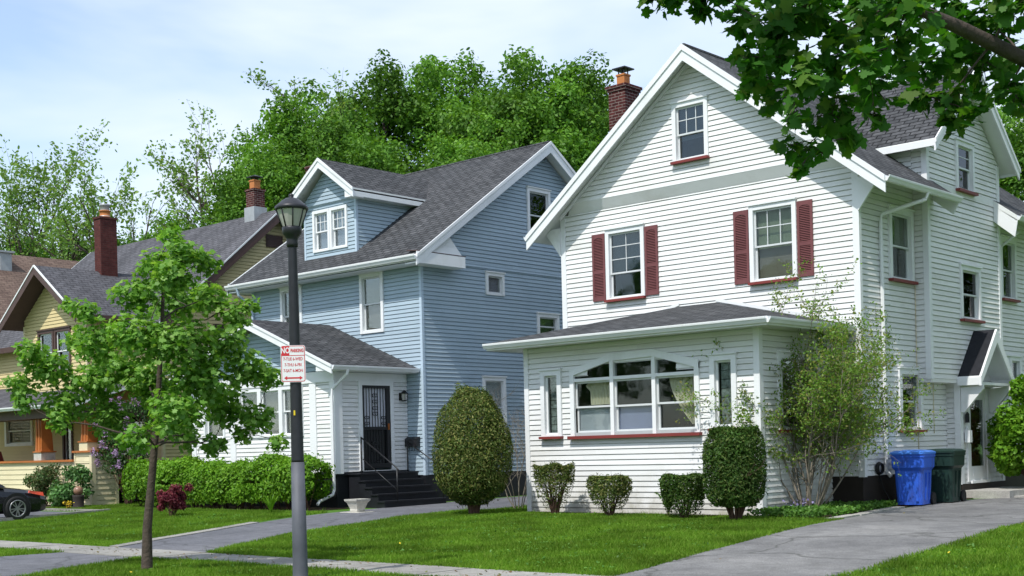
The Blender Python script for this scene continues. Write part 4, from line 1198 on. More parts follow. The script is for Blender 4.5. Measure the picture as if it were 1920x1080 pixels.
def brown_roof_house():
    root = thing('brown_roof_house', 'house at the far left seen mainly as a brown shingle roof with a small vent', 'house', (-54, 26, 0))
    xr, zr, sl = -53.2, 10.25, .80
    xe = -48.4; ze = zr-sl*(xe-xr); xw = xr-4.8
    f = MB()
    siding(f, rightwall(-49.0), [(20.4,.3),(33,.3),(33,6.6),(20.4,6.6)], .114, seed=91)
    siding(f, frontwall(20.4), [(xr-4.2,.3),(-49.0,.3),(-49.0,6.6),(xr,9.9),(xr-4.2,6.6)], .114, seed=92)
    siding(f, leftwall(xr-4.2), [(20.4,.3),(33,.3),(33,6.6),(20.4,6.6)], .114, seed=93)
    siding(f, backwall(33), [(xr-4.2,.3),(-49.0,.3),(-49.0,6.6),(xr,9.9),(xr-4.2,6.6)], .114, seed=94)
    part(f, 'wall', root, m_csid2)
    f = MB()
    slab(f, [(xr,20,zr),(xe,20,ze),(xe,33.6,ze),(xr,33.6,zr)], .14); slab(f, [(xw,20,ze),(xr,20,zr),(xr,33.6,zr),(xw,33.6,ze)], .14)
    rf = part(f, 'roof', root, [m_shing3, m_trim])
    f = MB(); f.box(-52.7, -52.1, 26.0, 26.5, 9.3, 10.12); f.box(-52.8, -52.0, 25.9, 26.6, 10.12, 10.2); part(f, 'roof_vent', rf, m_lead)
brown_roof_house()
# ------------------------------------------------------------------ ground, paths, lawns
def sheet_grid(x0, x1, y0, y1, nx, ny, off, mat, name):
    f = MB(); xs = np.linspace(x0,x1,nx+1); ys = y0 if hasattr(y0,'__len__') else np.linspace(y0,y1,ny+1)
    for j in range(len(ys)-1):
        for i in range(nx):
            f.poly([(x,y,gz(x,y)+off) for x,y in ((xs[i],ys[j]),(xs[i+1],ys[j]),(xs[i+1],ys[j+1]),(xs[i],ys[j+1]))])
    return struct(f, name, mat)
ys = [-300,-60,-10,0,6,9,11,12.4]+list(np.linspace(12.9,20.2,16))+[21,22,24,26,28,30.0,34,40,60,120,400]
sheet_grid(-400, 400, ys, 0, 20, 0, -.012, m_turf, 'ground')
def interp(poly, y):
    return float(np.interp(y, [p[1] for p in poly], [p[0] for p in poly]))
def ruled(left, right, y0, y1, off, n, m, f=None, mi=0, wob=0.0, seed=0):
    f = f or MB(); rng = random.Random(seed); ys = np.linspace(y0, y1, n+1); prev = None
    for y in ys:
        a, b = interp(left, y)+rng.uniform(-wob, wob), interp(right, y)+rng.uniform(-wob, wob)
        row = [(a+(b-a)*k/4, y, gz(0,y)+off) for k in range(5)]
        if prev:
            for k in range(4): f.poly([prev[k], prev[k+1], row[k+1], row[k]], mi, True)
        prev = row
    return f
WL = [(-9.2,5),(-9.6,11.2),(-9.73,12.49),(-10.26,14.96),(-10.62,17.53),(-10.9,19.25),(-11.4,22.7),(-11.65,24.9),(-11.9,27),(-11.0,28),(-11.0,45)]
WR = [(-6.5,5),(-7.1,11.2),(-7.24,13.65),(-7.42,15.56),(-7.5,17.24),(-7.8,20.46),(-8.4,24),(-9.2,28),(-9.2,45)]
BL = [(-22.0,5),(-20.75,10.4),(-20.55,12.05),(-21.62,13.8),(-22.36,15.8),(-23.1,17.8),(-23.4,19.2),(-24.0,21),(-24.45,24),(-24.6,45)]
BR = [(-15.0,5),(-16.9,8.85),(-18.15,11.2),(-17.92,12.28),(-18.85,13.64),(-19.79,15.55),(-20.1,17.86),(-20.59,20.34),(-20.75,24.6),(-20.7,45)]
f = ruled(WL, WR, 12.35, 44, .004, 46, m_asph2, wob=.03, seed=1)
struct(f, 'concrete_driveway', m_asph2)
f = ruled(WL, WR, 6.5, 11.24, .004, 8, m_asph2); struct(f, 'driveway_apron', m_asph2)
f = ruled(BL, BR, 12.35, 44, .004, 46, m_asph, wob=.03, seed=2); struct(f, 'asphalt_driveway', m_asph)
f = ruled(BL, BR, 6.5, 11.24, .004, 8, m_asph); struct(f, 'asphalt_apron', m_asph)
# sidewalk slabs
f = MB(); x = -60.0; rng = random.Random(5)
while x < 20:
    z = gz(0,11.8)+.012+rng.uniform(-.004,.004)
    f.box(x+.006, x+1.494, 11.26, 12.36, z-.1, z); x += 1.5
struct(f, 'sidewalk', m_walk)
f = MB(); f.box(-60, 20, 11.27, 12.35, -.25, gz(0,11.8)+.0); struct(f, 'sidewalk_bed', m_soil)
# concrete edging along the blue house driveway
f = MB()
for y0, y1 in zip(np.linspace(12.4,17.0,9)[:-1], np.linspace(12.4,17.0,9)[1:]):
    a, b = interp(BL,y0), interp(BL,y1)
    f.hexa((a-.30,y0,gz(0,y0)-.08), (.33,0,0), (b-a,y1-y0-.012,gz(0,y1)-gz(0,y0)), (0,0,.10))
tag(put(f.mesh('driveway_kerb',[m_walk]),'driveway_kerb'), kind='structure')
# parking pad of the yellow house and its kerb
f = ruled([(-38,5),(-38,18.2)], [(-31.3,5),(-31.35,14),(-31.6,18.2)], 6, 18.1, .004, 12, m_asph); struct(f, 'parking_pad', m_asph)
f = MB(); f.hexa((-31.3,12.4,-.3),(.16,0,0),(-.3,6.2,.16),(0,0,.19)); f.box(-38,-31.45,18.42,18.56,-.2,.03)
struct(f, 'pad_kerb', m_walk)
# beds
f = MB()
for (x0,x1,y0,y1) in ((-13.06,-11.7,20.9,24.1),(-12.4,-11.75,24.1,28.0),(-20.4,-12.9,20.75,21.40),(-33.8,-24.95,19.6,21.52),(-38.0,-32.6,18.6,20.4),(-27.5,-26.4,17.2,17.95)):
    f.quad((x0,y0,gz(0,y0)+.006),(x1,y0,gz(0,y0)+.006),(x1,y1,gz(0,y1)+.006),(x0,y1,gz(0,y1)+.006))
f.quad((-10.9,28.6,.07),(-8.0,28.6,.07),(-8.0,33,.09),(-10.9,33,.09))
struct(f, 'garden_bed', m_soil)
f = MB(); f.quad((-33.4,18.60,.0),(-32.3,18.60,.0),(-32.3,18.9,.0),(-33.4,18.9,.0)); struct(f, 'mulch_strip', m_mulch)
f = MB(); rng = random.Random(8)
for k in range(9):
    y = 20.7+.42*k; x = interp(WL,y)-.16
    f.hexa((x-.12+rng.uniform(-.02,.02),y,gz(0,y)-.05),(.22,rng.uniform(-.02,.02),0),(-.04,.39,.0),(0,0,.075))
struct(f, 'garden_path', m_conc)

# ---- grass blades
def inside(px, py, poly):
    n = len(poly); c = np.zeros(len(px), bool); j = n-1
    for i in range(n):
        xi, yi = poly[i]; xj, yj = poly[j]
        k = ((yi > py) != (yj > py)) & (px < (xj-xi)*(py-yi)/((yj-yi)+1e-12)+xi)
        c ^= k; j = i
    return c
def lawn_points(rng, x0, x1, y0, y1, dens, test):
    n = int((x1-x0)*(y1-y0)*dens); x = rng.uniform(x0,x1,n); y = rng.uniform(y0,y1,n)
    k = test(x,y); return np.stack([x[k],y[k]],1)
def ix(poly, y): return np.interp(y, [p[1] for p in poly], [p[0] for p in poly])
g_rng = np.random.default_rng(11)
blades = []
blades.append(lawn_points(g_rng, -21, -9.6, 12.30, 21.3, 2300, lambda x,y: (x > ix(BR,y)-.03) & (x < ix(WL,y)+.05) & ~((y > 20.85) & (x > -19))))
blades.append(lawn_points(g_rng, -9, -2.0, 12.34, 25, 1500, lambda x,y: (x > ix(WR,y)-.06)))
blades.append(lawn_points(g_rng, -34.0, -20.4, 12.34, 20.2, 1700, lambda x,y: (x < ix(BL,y)-.24) & ((x > -31.1-.05*(y-12)) | (y > 18.5)) & (y < 19.75)))
blades.append(lawn_points(g_rng, -18.3, -9.2, 8.2, 11.32, 2500, lambda x,y: (x > ix(BR,y)-.05) & (x < ix(WL,y))))
blades.append(lawn_points(g_rng, -26, -20.5, 9, 11.3, 1200, lambda x,y: (x < ix(BL,y)+.03)))
blades.append(lawn_points(g_rng, -36, -32.0, 18.4, 22.5, 900, lambda x,y: (y < 20.4) | (x > -35.4)))
blades.append(lawn_points(g_rng, -21.0, -19.0, 20.5, 25, 900, lambda x,y: (x > ix(BR,y))))
P = np.concatenate(blades); n = len(P)
z = np.array([gz(0, yy) for yy in np.linspace(0, 40, 801)]); zz = np.interp(P[:,1], np.linspace(0,40,801), z)
patch = .5+.5*np.sin(P[:,0]*1.7+1.3*np.sin(P[:,1]*1.1))*np.sin(P[:,1]*1.9+P[:,0]*.6)
h = (.035+.035*g_rng.random(n))*(.75+.5*patch)
h = np.where(g_rng.random(n) < .012, h*1.9, h)
ang = g_rng.uniform(0, 2*np.pi, n); wd = .006+.005*g_rng.random(n)
lean = g_rng.normal(0, .45, (n,2))*h[:,None]
b = np.stack([P[:,0],P[:,1],zz-.006],1)
d = np.stack([np.cos(ang)*wd, np.sin(ang)*wd, np.zeros(n)],1)
tip = b+np.stack([lean[:,0],lean[:,1],h],1)
co = np.stack([b-d, b+d, tip],1).reshape(-1,3)
o = put(raw_mesh('lawn_grass', co, 3, n, m_grass), 'lawn_grass'); tag(o, kind='stuff')
# ------------------------------------------------------------------ trees and shrubs
def bez(p0, p1, p2, n=5):
    return [p0*(1-t)**2 + p1*2*t*(1-t) + p2*t*t for t in [i/n for i in range(n+1)]]

def crown_tree(name, label, base, trunk, tr, clumps, nleaf, lsize, lmat, bark, seed, kind='oval', twigs=6, group=None, cat='tree',
               shell=.45, up=.55, sides=6, droop=.0, spread=.7, start=.45, build=True, limb=.32, flat=1.0):
    """trunk: list of points; clumps: list of (centre, radius). leaves fill the clumps, limbs and twigs carry them"""
    rng = np.random.default_rng(seed); base = V(base)
    root = thing(name, label, cat, base, group)
    T = [V(p) for p in trunk]; n = len(T)
    wood = MB(); rad = [tr*(1-.75*i/(n-1)) for i in range(n)]
    flare = [T[0]-V((0,0,.15))]+T; wood.tube(flare, [tr*1.45]+[tr*1.12]+rad[1:], 10)
    zs = [p.z for p in T]
    vol = np.array([r**2.4 for _, r in clumps]); cnt = np.maximum(8, (nleaf*vol/vol.sum())).astype(int)
    P = []; N = []
    # every limb leaves the trunk or an earlier limb at the nearest point below its clump
    zlow = zs[0]+(zs[-1]-zs[0])*start*.6
    nodes = []
    for i in range(n-1):
        for t in (0,.25,.5,.75):
            p = T[i].lerp(T[i+1], t)
            if p.z >= zlow: nodes.append((p, rad[i]+(rad[i+1]-rad[i])*t, 0))
    order = sorted(range(len(clumps)), key=lambda q: min((V(clumps[q][0])-p).length for p, _, _ in nodes))
    for q_ in order:
        (c, r), k = clumps[q_], cnt[q_]
        c = V(c)
        def cost(nd):
            p, rr, lev = nd; v = c-p; h = math.hypot(v.x, v.y)
            return v.length+(2.2*max(0, h*.30-v.z))+.16*lev*r
        p0, r0, lev = min(nodes, key=cost)
        L = (c-p0).length
        mid = p0.lerp(c, .5)+V((rng.normal(0,.07)*L, rng.normal(0,.07)*L, (.16 if lev == 0 else .06)*L))
        pts = bez(p0, mid, c, 5); rb = max(.007, min(r0*.72, r0*(limb+.25)+.006*L))
        for q in range(1,5): pts[q] = pts[q]+V(rng.normal(0,.018*L,3))
        rs_ = [rb*(1-.68*q/5) for q in range(6)]
        wood.tube(pts, rs_, sides, cap=False)
        nodes.extend([(pts[q], rs_[q], lev+1) for q in range(1,6)])
        for _ in range(twigs):
            d = V(sph(rng,1)[0]); d.z = d.z*.7+.15
            e = c+d*r*rng.uniform(.6,.98)
            s = pts[rng.integers(3,6)]
            wood.tube([s, s.lerp(e,.5)+V((0,0,.08*r)), e], [rb*.34, rb*.22, rb*.10], 4, cap=False)
        d = sph(rng, k); u = rng.random(k)**shell
        q = d*u[:,None]*r; q[:,2] *= .82*flat
        q += .16*r*np.sin(q[:,[1,2,0]]*5.0/r+rng.uniform(0,6,3))
        P.append(q+np.array(c)); N.append(d*.6+np.array([0,0,up]))
    P = np.concatenate(P).astype(np.float32); N = np.concatenate(N)
    S = lsize*rng.uniform(.65,1.2,len(P))
    part(wood, 'trunk', root, bark)
    put(leaf_mesh('crown', P, S, N, rng, kind, lmat, spread), 'crown', root)
    return root

def airy_tree(name, label, base, height, tr, lmat, bark, seed, nleaf, lsize, lean=(0,0), group=None, levels=4, spreadang=.55, kids=(4,4,4,4), kind='oval', first=.3, lenf=.62):
    """open branching tree with leaf tufts only near the twig ends"""
    rng = np.random.default_rng(seed); base = V(base); root = thing(name, label, 'tree', base, group)
    wood = MB(); tips = []
    def branch(p, d, L, r, lev):
        pts = [p]; dd = V(d)
        seg = 5
        for i in range(seg):
            dd = (dd+V(rng.normal(0,.035 if lev==0 else .10,3))+V((0,0,.06))).normalized(); pts.append(pts[-1]+dd*L/seg)
        wood.tube(pts, [r*(1-(.92 if lev==0 else .6)*i/seg) for i in range(seg+1)], 7 if lev==0 else (5 if lev<2 else 4), cap=False)
        if lev >= levels-1: tips.extend(pts[2:])
        if lev >= levels: return
        for k in range(kids[min(lev,len(kids)-1)]):
            t = (first if lev==0 else .3)+(1-(first if lev==0 else .3))*(k+rng.uniform(.2,1))/kids[min(lev,len(kids)-1)]
            i = min(int(t*seg), seg-1); s = pts[i].lerp(pts[i+1], t*seg-i)
            ax = (pts[i+1]-pts[i]).normalized(); o = V(sph(rng,1)[0]); o = (o-ax*o.dot(ax)).normalized()
            a = spreadang*rng.uniform(.6,1.3)
            branch(s, (ax*math.cos(a)+o*math.sin(a)), L*lenf*rng.uniform(.75,1.15)*(1.1-.45*t if lev==0 else 1), r*(1-.6*t)*.62, lev+1)
    branch(base-V((0,0,.2)), V((lean[0],lean[1],1)).normalized(), height, tr, 0)
    tp = np.array([tuple(t) for t in tips]); k = rng.integers(0, len(tp), nleaf)
    P = (tp[k]+rng.normal(0, lsize*.75, (nleaf,3))).astype(np.float32)
    N = np.tile(np.array([[0,0,.7]]), (nleaf,1))
    part(wood, 'trunk', root, bark)
    put(leaf_mesh('crown', P, lsize*rng.uniform(.6,1.25,nleaf), N, rng, kind, lmat, .9), 'crown', root)
    return root

# axes across and along the view, used only to lay out crowns in plan
RT, FD = V((.7403,.6722,0)), V((-.6722,.7403,0))
def at(base, a, d, z): return V(base)+RT*a+FD*d+V((0,0,z))

STREET_CROWN = [(0.63, -0.6, 4.52, 0.22), (0.83, -0.85, 4.25, 0.3), (0.28, -0.24, 4.21, 0.3), (1.06, -0.62, 4.18, 0.25), (0.7, -1.02, 3.93, 0.33), (-0.0, -0.2, 3.8, 0.37), (0.23, 1.03, 3.9, 0.43), (0.84, 0.59, 3.84, 0.33), (1.22, 0.43, 3.58, 0.28), (-0.63, -0.41, 3.58, 0.22), (-1.04, 0.09, 3.74, 0.17), (-0.48, -0.37, 3.18, 0.4), (0.22, -0.78, 3.16, 0.48), (0.84, -0.83, 3.07, 0.48), (1.28, -0.41, 3.13, 0.33), (1.42, 0.57, 3.71, 0.18), (-1.41, 0.4, 2.88, 0.37), (-0.83, 0.59, 2.69, 0.45), (-0.1, 0.84, 2.68, 0.5), (0.97, -0.56, 2.58, 0.48), (1.48, -0.21, 2.77, 0.37), (-1.61, 0.14, 3.1, 0.25), (-1.77, 0.19, 2.62, 0.28), (-1.27, 0.5, 2.34, 0.35), (-0.72, 0.8, 2.16, 0.38), (0.67, -0.96, 2.15, 0.42), (1.12, 0.21, 2.25, 0.4), (1.69, 0.21, 2.68, 0.25), (1.58, 0.05, 2.08, 0.28), (1.9, -0.22, 1.75, 0.17), (0.97, -0.01, 1.72, 0.22), (0.17, -0.95, 1.81, 0.27), (-1.12, 0.7, 3.28, 0.23), (0.39, 0.85, 1.86, 0.25), (-1.68, 0.07, 2.35, 0.18), (-1.11, -0.2, 2.1, 0.2), (-0.55, 0.94, 2.9, 0.33), (1.35, 0.14, 1.86, 0.18)]
OVER_SPRAYS = [(-5.56, 7.7, 4.58, 0.08), (-5.39, 7.78, 4.53, 0.11), (-4.99, 7.51, 4.35, 0.1), (-4.97, 7.35, 4.5, 0.14), (-4.83, 7.82, 4.28, 0.17), (-4.84, 7.5, 4.39, 0.13), (-4.47, 7.33, 3.84, 0.14), (-4.46, 7.61, 4.07, 0.18), (-4.85, 8.21, 3.82, 0.12), (-4.16, 7.38, 3.65, 0.16), (-4.2, 7.35, 3.38, 0.1), (-4.55, 8.13, 3.35, 0.1), (-4.34, 7.67, 3.15, 0.06), (-4.35, 8.14, 3.6, 0.18), (-4.17, 8.18, 4.14, 0.22), (-4.21, 7.9, 3.87, 0.2), (-4.43, 8.94, 3.95, 0.2), (-3.8, 7.99, 3.9, 0.19), (-4.2, 8.04, 3.39, 0.09), (-3.92, 7.9, 3.45, 0.08), (-4.14, 9.19, 4.14, 0.22), (-3.83, 8.8, 3.69, 0.16), (-3.84, 8.93, 3.56, 0.08), (-3.88, 9.64, 4.03, 0.18), (-3.53, 9.15, 3.79, 0.13), (-3.76, 9.39, 4.37, 0.21), (-4.16, 9.68, 4.61, 0.2), (-3.37, 8.88, 4.27, 0.16), (-3.66, 7.87, 4.1, 0.19), (-4.28, 7.62, 4.16, 0.17), (-4.27, 8.65, 4.41, 0.19), (-4.78, 7.9, 3.88, 0.13), (-4.2, 7.71, 3.25, 0.08), (-4.02, 8.73, 3.75, 0.1), (-3.66, 8.77, 3.58, 0.09), (-4.37, 7.98, 4.24, 0.18), (-3.31, 8.82, 3.61, 0.11), (-4.68, 8.15, 4.58, 0.23), (-4.46, 8.72, 4.79, 0.27), (-4.28, 9.67, 4.98, 0.29), (-3.76, 9.72, 4.94, 0.28), (-5.08, 8.28, 4.84, 0.23), (-3.84, 7.62, 3.73, 0.13), (-4.41, 7.62, 3.86, 0.14), (-3.84, 10.09, 4.27, 0.16), (-4.04, 9.55, 4.25, 0.18), (-4.48, 7.78, 3.35, 0.08), (-5.1, 8.23, 3.92, 0.08), (-5.24, 7.49, 4.68, 0.19)]
OVER_BRANCH = [(-3.24, 10.03, 3.87), (-3.42, 9.18, 3.99), (-3.63, 8.59, 4.13), (-3.78, 8.05, 4.21), (-3.97, 7.47, 4.33), (-4.2, 6.86, 4.46)]

# ---- street tree in the grass strip
sb = V((-16.0, 10.0, -.2))
clumps = [(at(sb,a,d,z),r*.92) for a,d,z,r in STREET_CROWN]
crown_tree('street_tree', 'young maple with a leaning slim trunk in the grass strip beside the sidewalk', sb,
    [sb, sb+RT*.02+V((0,0,.6)), sb+RT*.09+V((0,0,1.2)), sb+RT*.17+V((0,0,1.9)), sb+RT*.24+V((0,0,2.7)), sb+RT*.30+V((0,0,3.5)), sb+RT*.34+V((0,0,4.2))],
    .072, clumps, 13500, .092, m_lmaple, m_bark, 21, kind='maple', twigs=5, shell=.5, up=.75, start=.62, limb=.09, spread=.55)

# ---- old maple whose branch hangs over the top right corner
def big_maple():
    base = V((.6, 9.9, -.2)); rng = np.random.default_rng(5)
    root = thing('overhanging_maple', 'old maple at the right edge whose dark leafy branch hangs over the top corner', 'tree', base)
    wood = MB()
    wood.tube([base-V((0,0,.2)), base+V((0,0,.3)), base+V((-.05,0,1.5)), base+V((-.1,.05,3.0)), base+V((.1,.1,5)), base+V((.3,0,8)), base+V((.4,.2,11))], [.42,.32,.27,.25,.2,.14,.05], 14)
    B = [V(p) for p in OVER_BRANCH]
    st = base+V((-.08,.0,2.75))
    br = bez(st, st+(B[0]-st)*.55+V((0,0,.05)), B[0], 4)[:-1]+B
    br = br+[br[-1]+(br[-1]-br[-2])*.8+V((0,0,-.05)), br[-1]+(br[-1]-br[-2])*1.5+V((.05,0,-.2))]
    nb = len(br); wood.tube(br, [.074-.0046*i if i < nb-5 else (.030,.022,.015,.009,.004)[i-nb+5] for i in range(nb)], 12)
    more = []
    for i in range(2, nb):                 # the rest of the spray, along the limb and beyond the picture
        for _ in range(3):
            more.append(tuple(br[i]+V((rng.normal(0,.35), rng.normal(0,.35), rng.uniform(.15,.9))))+(rng.uniform(.16,.26),))
    for _ in range(14):
        t = rng.uniform(0,1); q = br[3].lerp(br[0], t); more.append(tuple(q+V((rng.normal(0,.5), rng.normal(0,.5), rng.uniform(.25,1.3))))+(rng.uniform(.18,.3),))
    SPR = list(OVER_SPRAYS)+[m for m in more if m[2] > 4.75+.0*m[0] or m[0] > -2.9]
    extra = [((-2.6,8.6,6.2),1.2),((-4.4,9.2,6.0),1.2),((-5.6,8.2,5.9),1.0),((-1.0,9.0,7.2),1.5),((-3.4,10.4,6.9),1.4),((.8,8.4,7.6),1.6),((.8,11.4,7.4),1.6),((-1.4,11.2,7.6),1.4),((-5.0,10.4,6.4),1.1),((2.4,9.8,7.6),1.6),((.4,9.8,9.6),1.8),((-6.0,9.6,6.3),.9)]
    P = []; N = []
    nodes = [(q,0) for q in br[3:]]+[(br[i].lerp(br[i+1],.5),0) for i in range(3,len(br)-1)]
    for (x,y,z,r) in sorted(SPR, key=lambda s_: min((V(s_[:3])-q).length for q in br[3:])):
        c = V((x,y,z))
        s, lev = min(nodes, key=lambda nd: (nd[0]-c).length+.03*nd[1])
        pts = bez(s, s.lerp(c,.5)+V((rng.normal(0,.04),rng.normal(0,.04),.06)), c, 5)
        wood.tube(pts, [max(.003,.011/(1+.5*lev))*(1-.13*q) for q in range(6)], 5, cap=False)
        nodes.extend([(pts[3],lev+1),(pts[5],lev+1)])
        for _ in range(5):
            d = V(sph(rng,1)[0]); d.z = d.z*.6-.15
            e = c+d*r*.9; wood.tube([pts[3].lerp(pts[5],rng.random()), e], [.004,.002], 4, cap=False)
        k = max(6, int(560*r*r/.04*.15)); d = sph(rng,k); q = d*(rng.random(k)**.45)[:,None]*r*1.1; q[:,2] *= .9
        P.append(q+np.array(c)); N.append(d*.35+np.array([0,-.15,.55]))
    n1 = sum(len(p) for p in P)
    for c, r in extra:
        c = V(c); s = base+V((0,0,min(9, c.z-base.z-1.2)))
        pts = bez(s, s.lerp(c,.5)+V((0,0,.4)), c, 5); wood.tube(pts, [.07-.011*q for q in range(6)], 6, cap=False)
        k = int(110*r*r); d = sph(rng,k); P.append(d*(rng.random(k)**.4)[:,None]*r+np.array(c)); N.append(d*.4+np.array([0,0,.6]))
    P = np.concatenate(P).astype(np.float32); N = np.concatenate(N)
    part(wood, 'trunk', root, m_barkd)
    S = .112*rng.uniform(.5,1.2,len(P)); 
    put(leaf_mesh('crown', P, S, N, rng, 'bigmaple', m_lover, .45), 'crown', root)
big_maple()
# ---- clipped shrubs: a shell of small leaves over branching stems
def lump(p, ph, f=3.2):
    return (np.sin(p[:,0]*f+ph)*np.sin(p[:,1]*f*1.1+2*ph)*np.sin(p[:,2]*f*.9+.5*ph))
def profile_shrub(name, label, base, prof, n, lsize, lmat, seed, stems=9, stemr=.012, stemto=.7, stemspread=.7, group='clipped yews before the porches', cat='shrub', kind='sprig', depth=.4, squash=1.0, wob=.07, stem=None, low=None, tipz=0):
    """prof: (height, radius) outline of the foliage"""
    rng = np.random.default_rng(seed); base = V(base); root = thing(name, label, cat, base, group)
    zs = np.array([p[0] for p in prof]); rs = np.array([p[1] for p in prof])
    zz = np.linspace(zs[0], zs[-1], 200); rr = np.interp(zz, zs, rs)
    w = rr+.15*rr.max(); cdf = np.cumsum(w)/w.sum()
    z = np.interp(rng.random(n), cdf, zz); r0 = np.interp(z, zs, rs)
    a = rng.uniform(0, 2*np.pi, n)
    u = 1-depth*rng.random(n)**1.6
    top = rng.random(n) < .22*min(1, (rs[-1]/rs.max())**2*2)              # fill the flat crown
    r = r0*u
    zt = zs[-1]
    r = np.where(top, np.interp(.96*zt, zs, rs)*np.sqrt(rng.random(n)), r); z = np.where(top, zt-.05*zt*rng.random(n)**2*1.5, z)
    q = np.stack([np.cos(a)*r, np.sin(a)*r*squash, z], 1)
    q *= (1+wob*lump(q+np.array(base), seed*1.3, 4.0/ max(rs.max(),.3)))[:,None]
    dz = np.gradient(rr, zz); sl = np.interp(z, zz, dz)
    N = np.stack([np.cos(a), np.sin(a), -np.clip(sl,-2,2)+.25], 1); N = np.where(top[:,None], np.array([0,0,1.0]), N)
    N = unit(N)
    if low is not None:                    # thin out the lower part so the stems show
        zc, keep = low
        m = (z > zc) | (rng.random(n) < keep*np.clip(z/zc,.15,1)); q, N = q[m], N[m]
    k = rng.random(len(q)) < .035          # stray new shoots
    q[k] += N[k]*rng.uniform(.02,.10,k.sum())[:,None]*(1 if rs.max() > .5 else .6)
    P = (q+np.array(base)).astype(np.float32)
    wood = MB()
    for k in range(stems):
        an = 2*math.pi*(k+rng.uniform(-.3,.3))/stems; rad = np.interp(stemto*zt, zs, rs)*stemspread*rng.uniform(.35,1)
        b0 = base+V((math.cos(an)*.05, math.sin(an)*.05, -.06)); e = base+V((math.cos(an)*rad, math.sin(an)*rad*squash, zt*stemto*rng.uniform(.85,1.2)))
        m = b0.lerp(e,.45)-V((math.cos(an)*rad*.12, math.sin(an)*rad*.12, -.03))
        pts = bez(b0, m, e, 5); wood.tube(pts, [stemr*(1.6-.24*i) for i in range(6)], 5, cap=False)
        for _ in range(4):
            s = pts[rng.integers(2,6)]; d = V(sph(rng,1)[0]); d.z = abs(d.z)+.4
            wood.tube([s, s+d*.16*zt*rng.uniform(.6,1.4)], [stemr*.45, stemr*.2], 4, cap=False)
    part(wood, 'stems', root, stem or m_yewstem)
    put(leaf_mesh('foliage', P, lsize*rng.uniform(.6,1.3,len(P)), N, rng, kind, lmat, .75), 'foliage', root)
    return root

G0 = lambda x,y: gz(x,y)
profile_shrub('clipped_yew', 'tall egg-shaped clipped yew in front of the gap between the blue and white houses', (-19.3,20.0,-.01),
    [(.24,.30),(.38,.50),(.55,.70),(.9,.83),(1.4,.86),(1.85,.79),(2.25,.64),(2.50,.46),(2.62,.34),(2.70,.12)], 40000, .070, m_lyew2, 61, stems=12, stemr=.03, stemto=.45, depth=.6)
profile_shrub('clipped_yew', 'flat-topped yew with bare brown stems at the left corner of the white porch', (-17.5,20.55,0),
    [(.12,.20),(.35,.34),(.65,.41),(.93,.43),(1.01,.41)], 8200, .062, m_lyew2, 62, stems=26, stemr=.011, stemto=.8, stemspread=.95, low=(.66,.38))
profile_shrub('clipped_yew', 'short flat-topped yew under the left part of the wide porch window', (-15.75,20.15,0),
    [(.12,.22),(.32,.36),(.52,.42),(.72,.43),(.79,.38)], 8200, .060, m_lyew2, 63, stems=22, stemr=.010, stemto=.75, stemspread=.95, low=(.42,.5))
profile_shrub('clipped_yew', 'short flat-topped green yew with a pale fern growing at its left side', (-13.97,20.1,0),
    [(.06,.28),(.30,.38),(.52,.42),(.72,.44),(.80,.38)], 11000, .060, m_lyew, 64, stems=16, stemr=.010, stemto=.7, low=(.36,.65))
profile_shrub('clipped_yew', 'column-shaped clipped yew at the right corner of the white porch', (-12.62,19.75,0),
    [(.27,.36),(.42,.50),(.75,.55),(1.15,.555),(1.42,.53),(1.58,.43),(1.64,.28)], 30000, .066, m_lyew, 65, stems=18, stemr=.016, stemto=.45, stemspread=1.0, depth=.75, wob=.05)

# fern beside the third yew
def tuft(name, label, base, n, h, spread, lmat, seed, cat='plant', wid=.16, leaves=9, ls=.10, strap=False):
    rng = np.random.default_rng(seed); base = V(base); root = thing(name, label, cat, base)
    st = MB(); P = []; N = []
    for k in range(n):
        a = rng.uniform(0, 2*math.pi); e = base+V((math.cos(a)*spread*rng.uniform(.4,1), math.sin(a)*spread*rng.uniform(.4,1), h*rng.uniform(.6,1)))
        m = base.lerp(e,.5)+V((0,0,h*.35)); pts = bez(base, m, e, 6)
        if strap:
            w = wid*.5; d = V((-math.sin(a), math.cos(a), 0))*w
            for i in range(6):
                t0, t1 = 1-i/6.0, 1-(i+1)/6.0
                st.poly([pts[i]-d*t0**.5, pts[i]+d*t0**.5, pts[i+1]+d*t1**.5, pts[i+1]-d*t1**.5], 0, True)
        else:
            st.tube(pts, [.006-.0008*i for i in range(7)], 4, cap=False)
            for j in range(leaves):
                t = .25+.75*j/leaves; i = min(int(t*6),5); p = pts[i].lerp(pts[i+1], t*6-i)
                for s in (-1,1):
                    P.append(tuple(p+V((-math.sin(a)*s, math.cos(a)*s, 0))*ls*.45*(1.15-t))); N.append((0,0,1))
    if strap: part(st, 'blades', root, lmat)
    else:
        part(st, 'stems', root, m_yewstem)
        put(leaf_mesh('fronds', np.array(P,np.float32), ls*rng.uniform(.6,1.1,len(P)), np.array(N), rng, 'oval', lmat, .45), 'fronds', root)
    return root
tuft('fern', 'pale green fern against the left side of a flat-topped yew', (-14.5,20.35,0), 16, .75, .34, m_lfern, 70)
tuft('iris_clump', 'clump of upright sword-like leaves at the right foot of the bright green hedge', (-25.0,19.0,-.01), 34, .50, .30, m_lhedge, 71, strap=True, wid=.035)

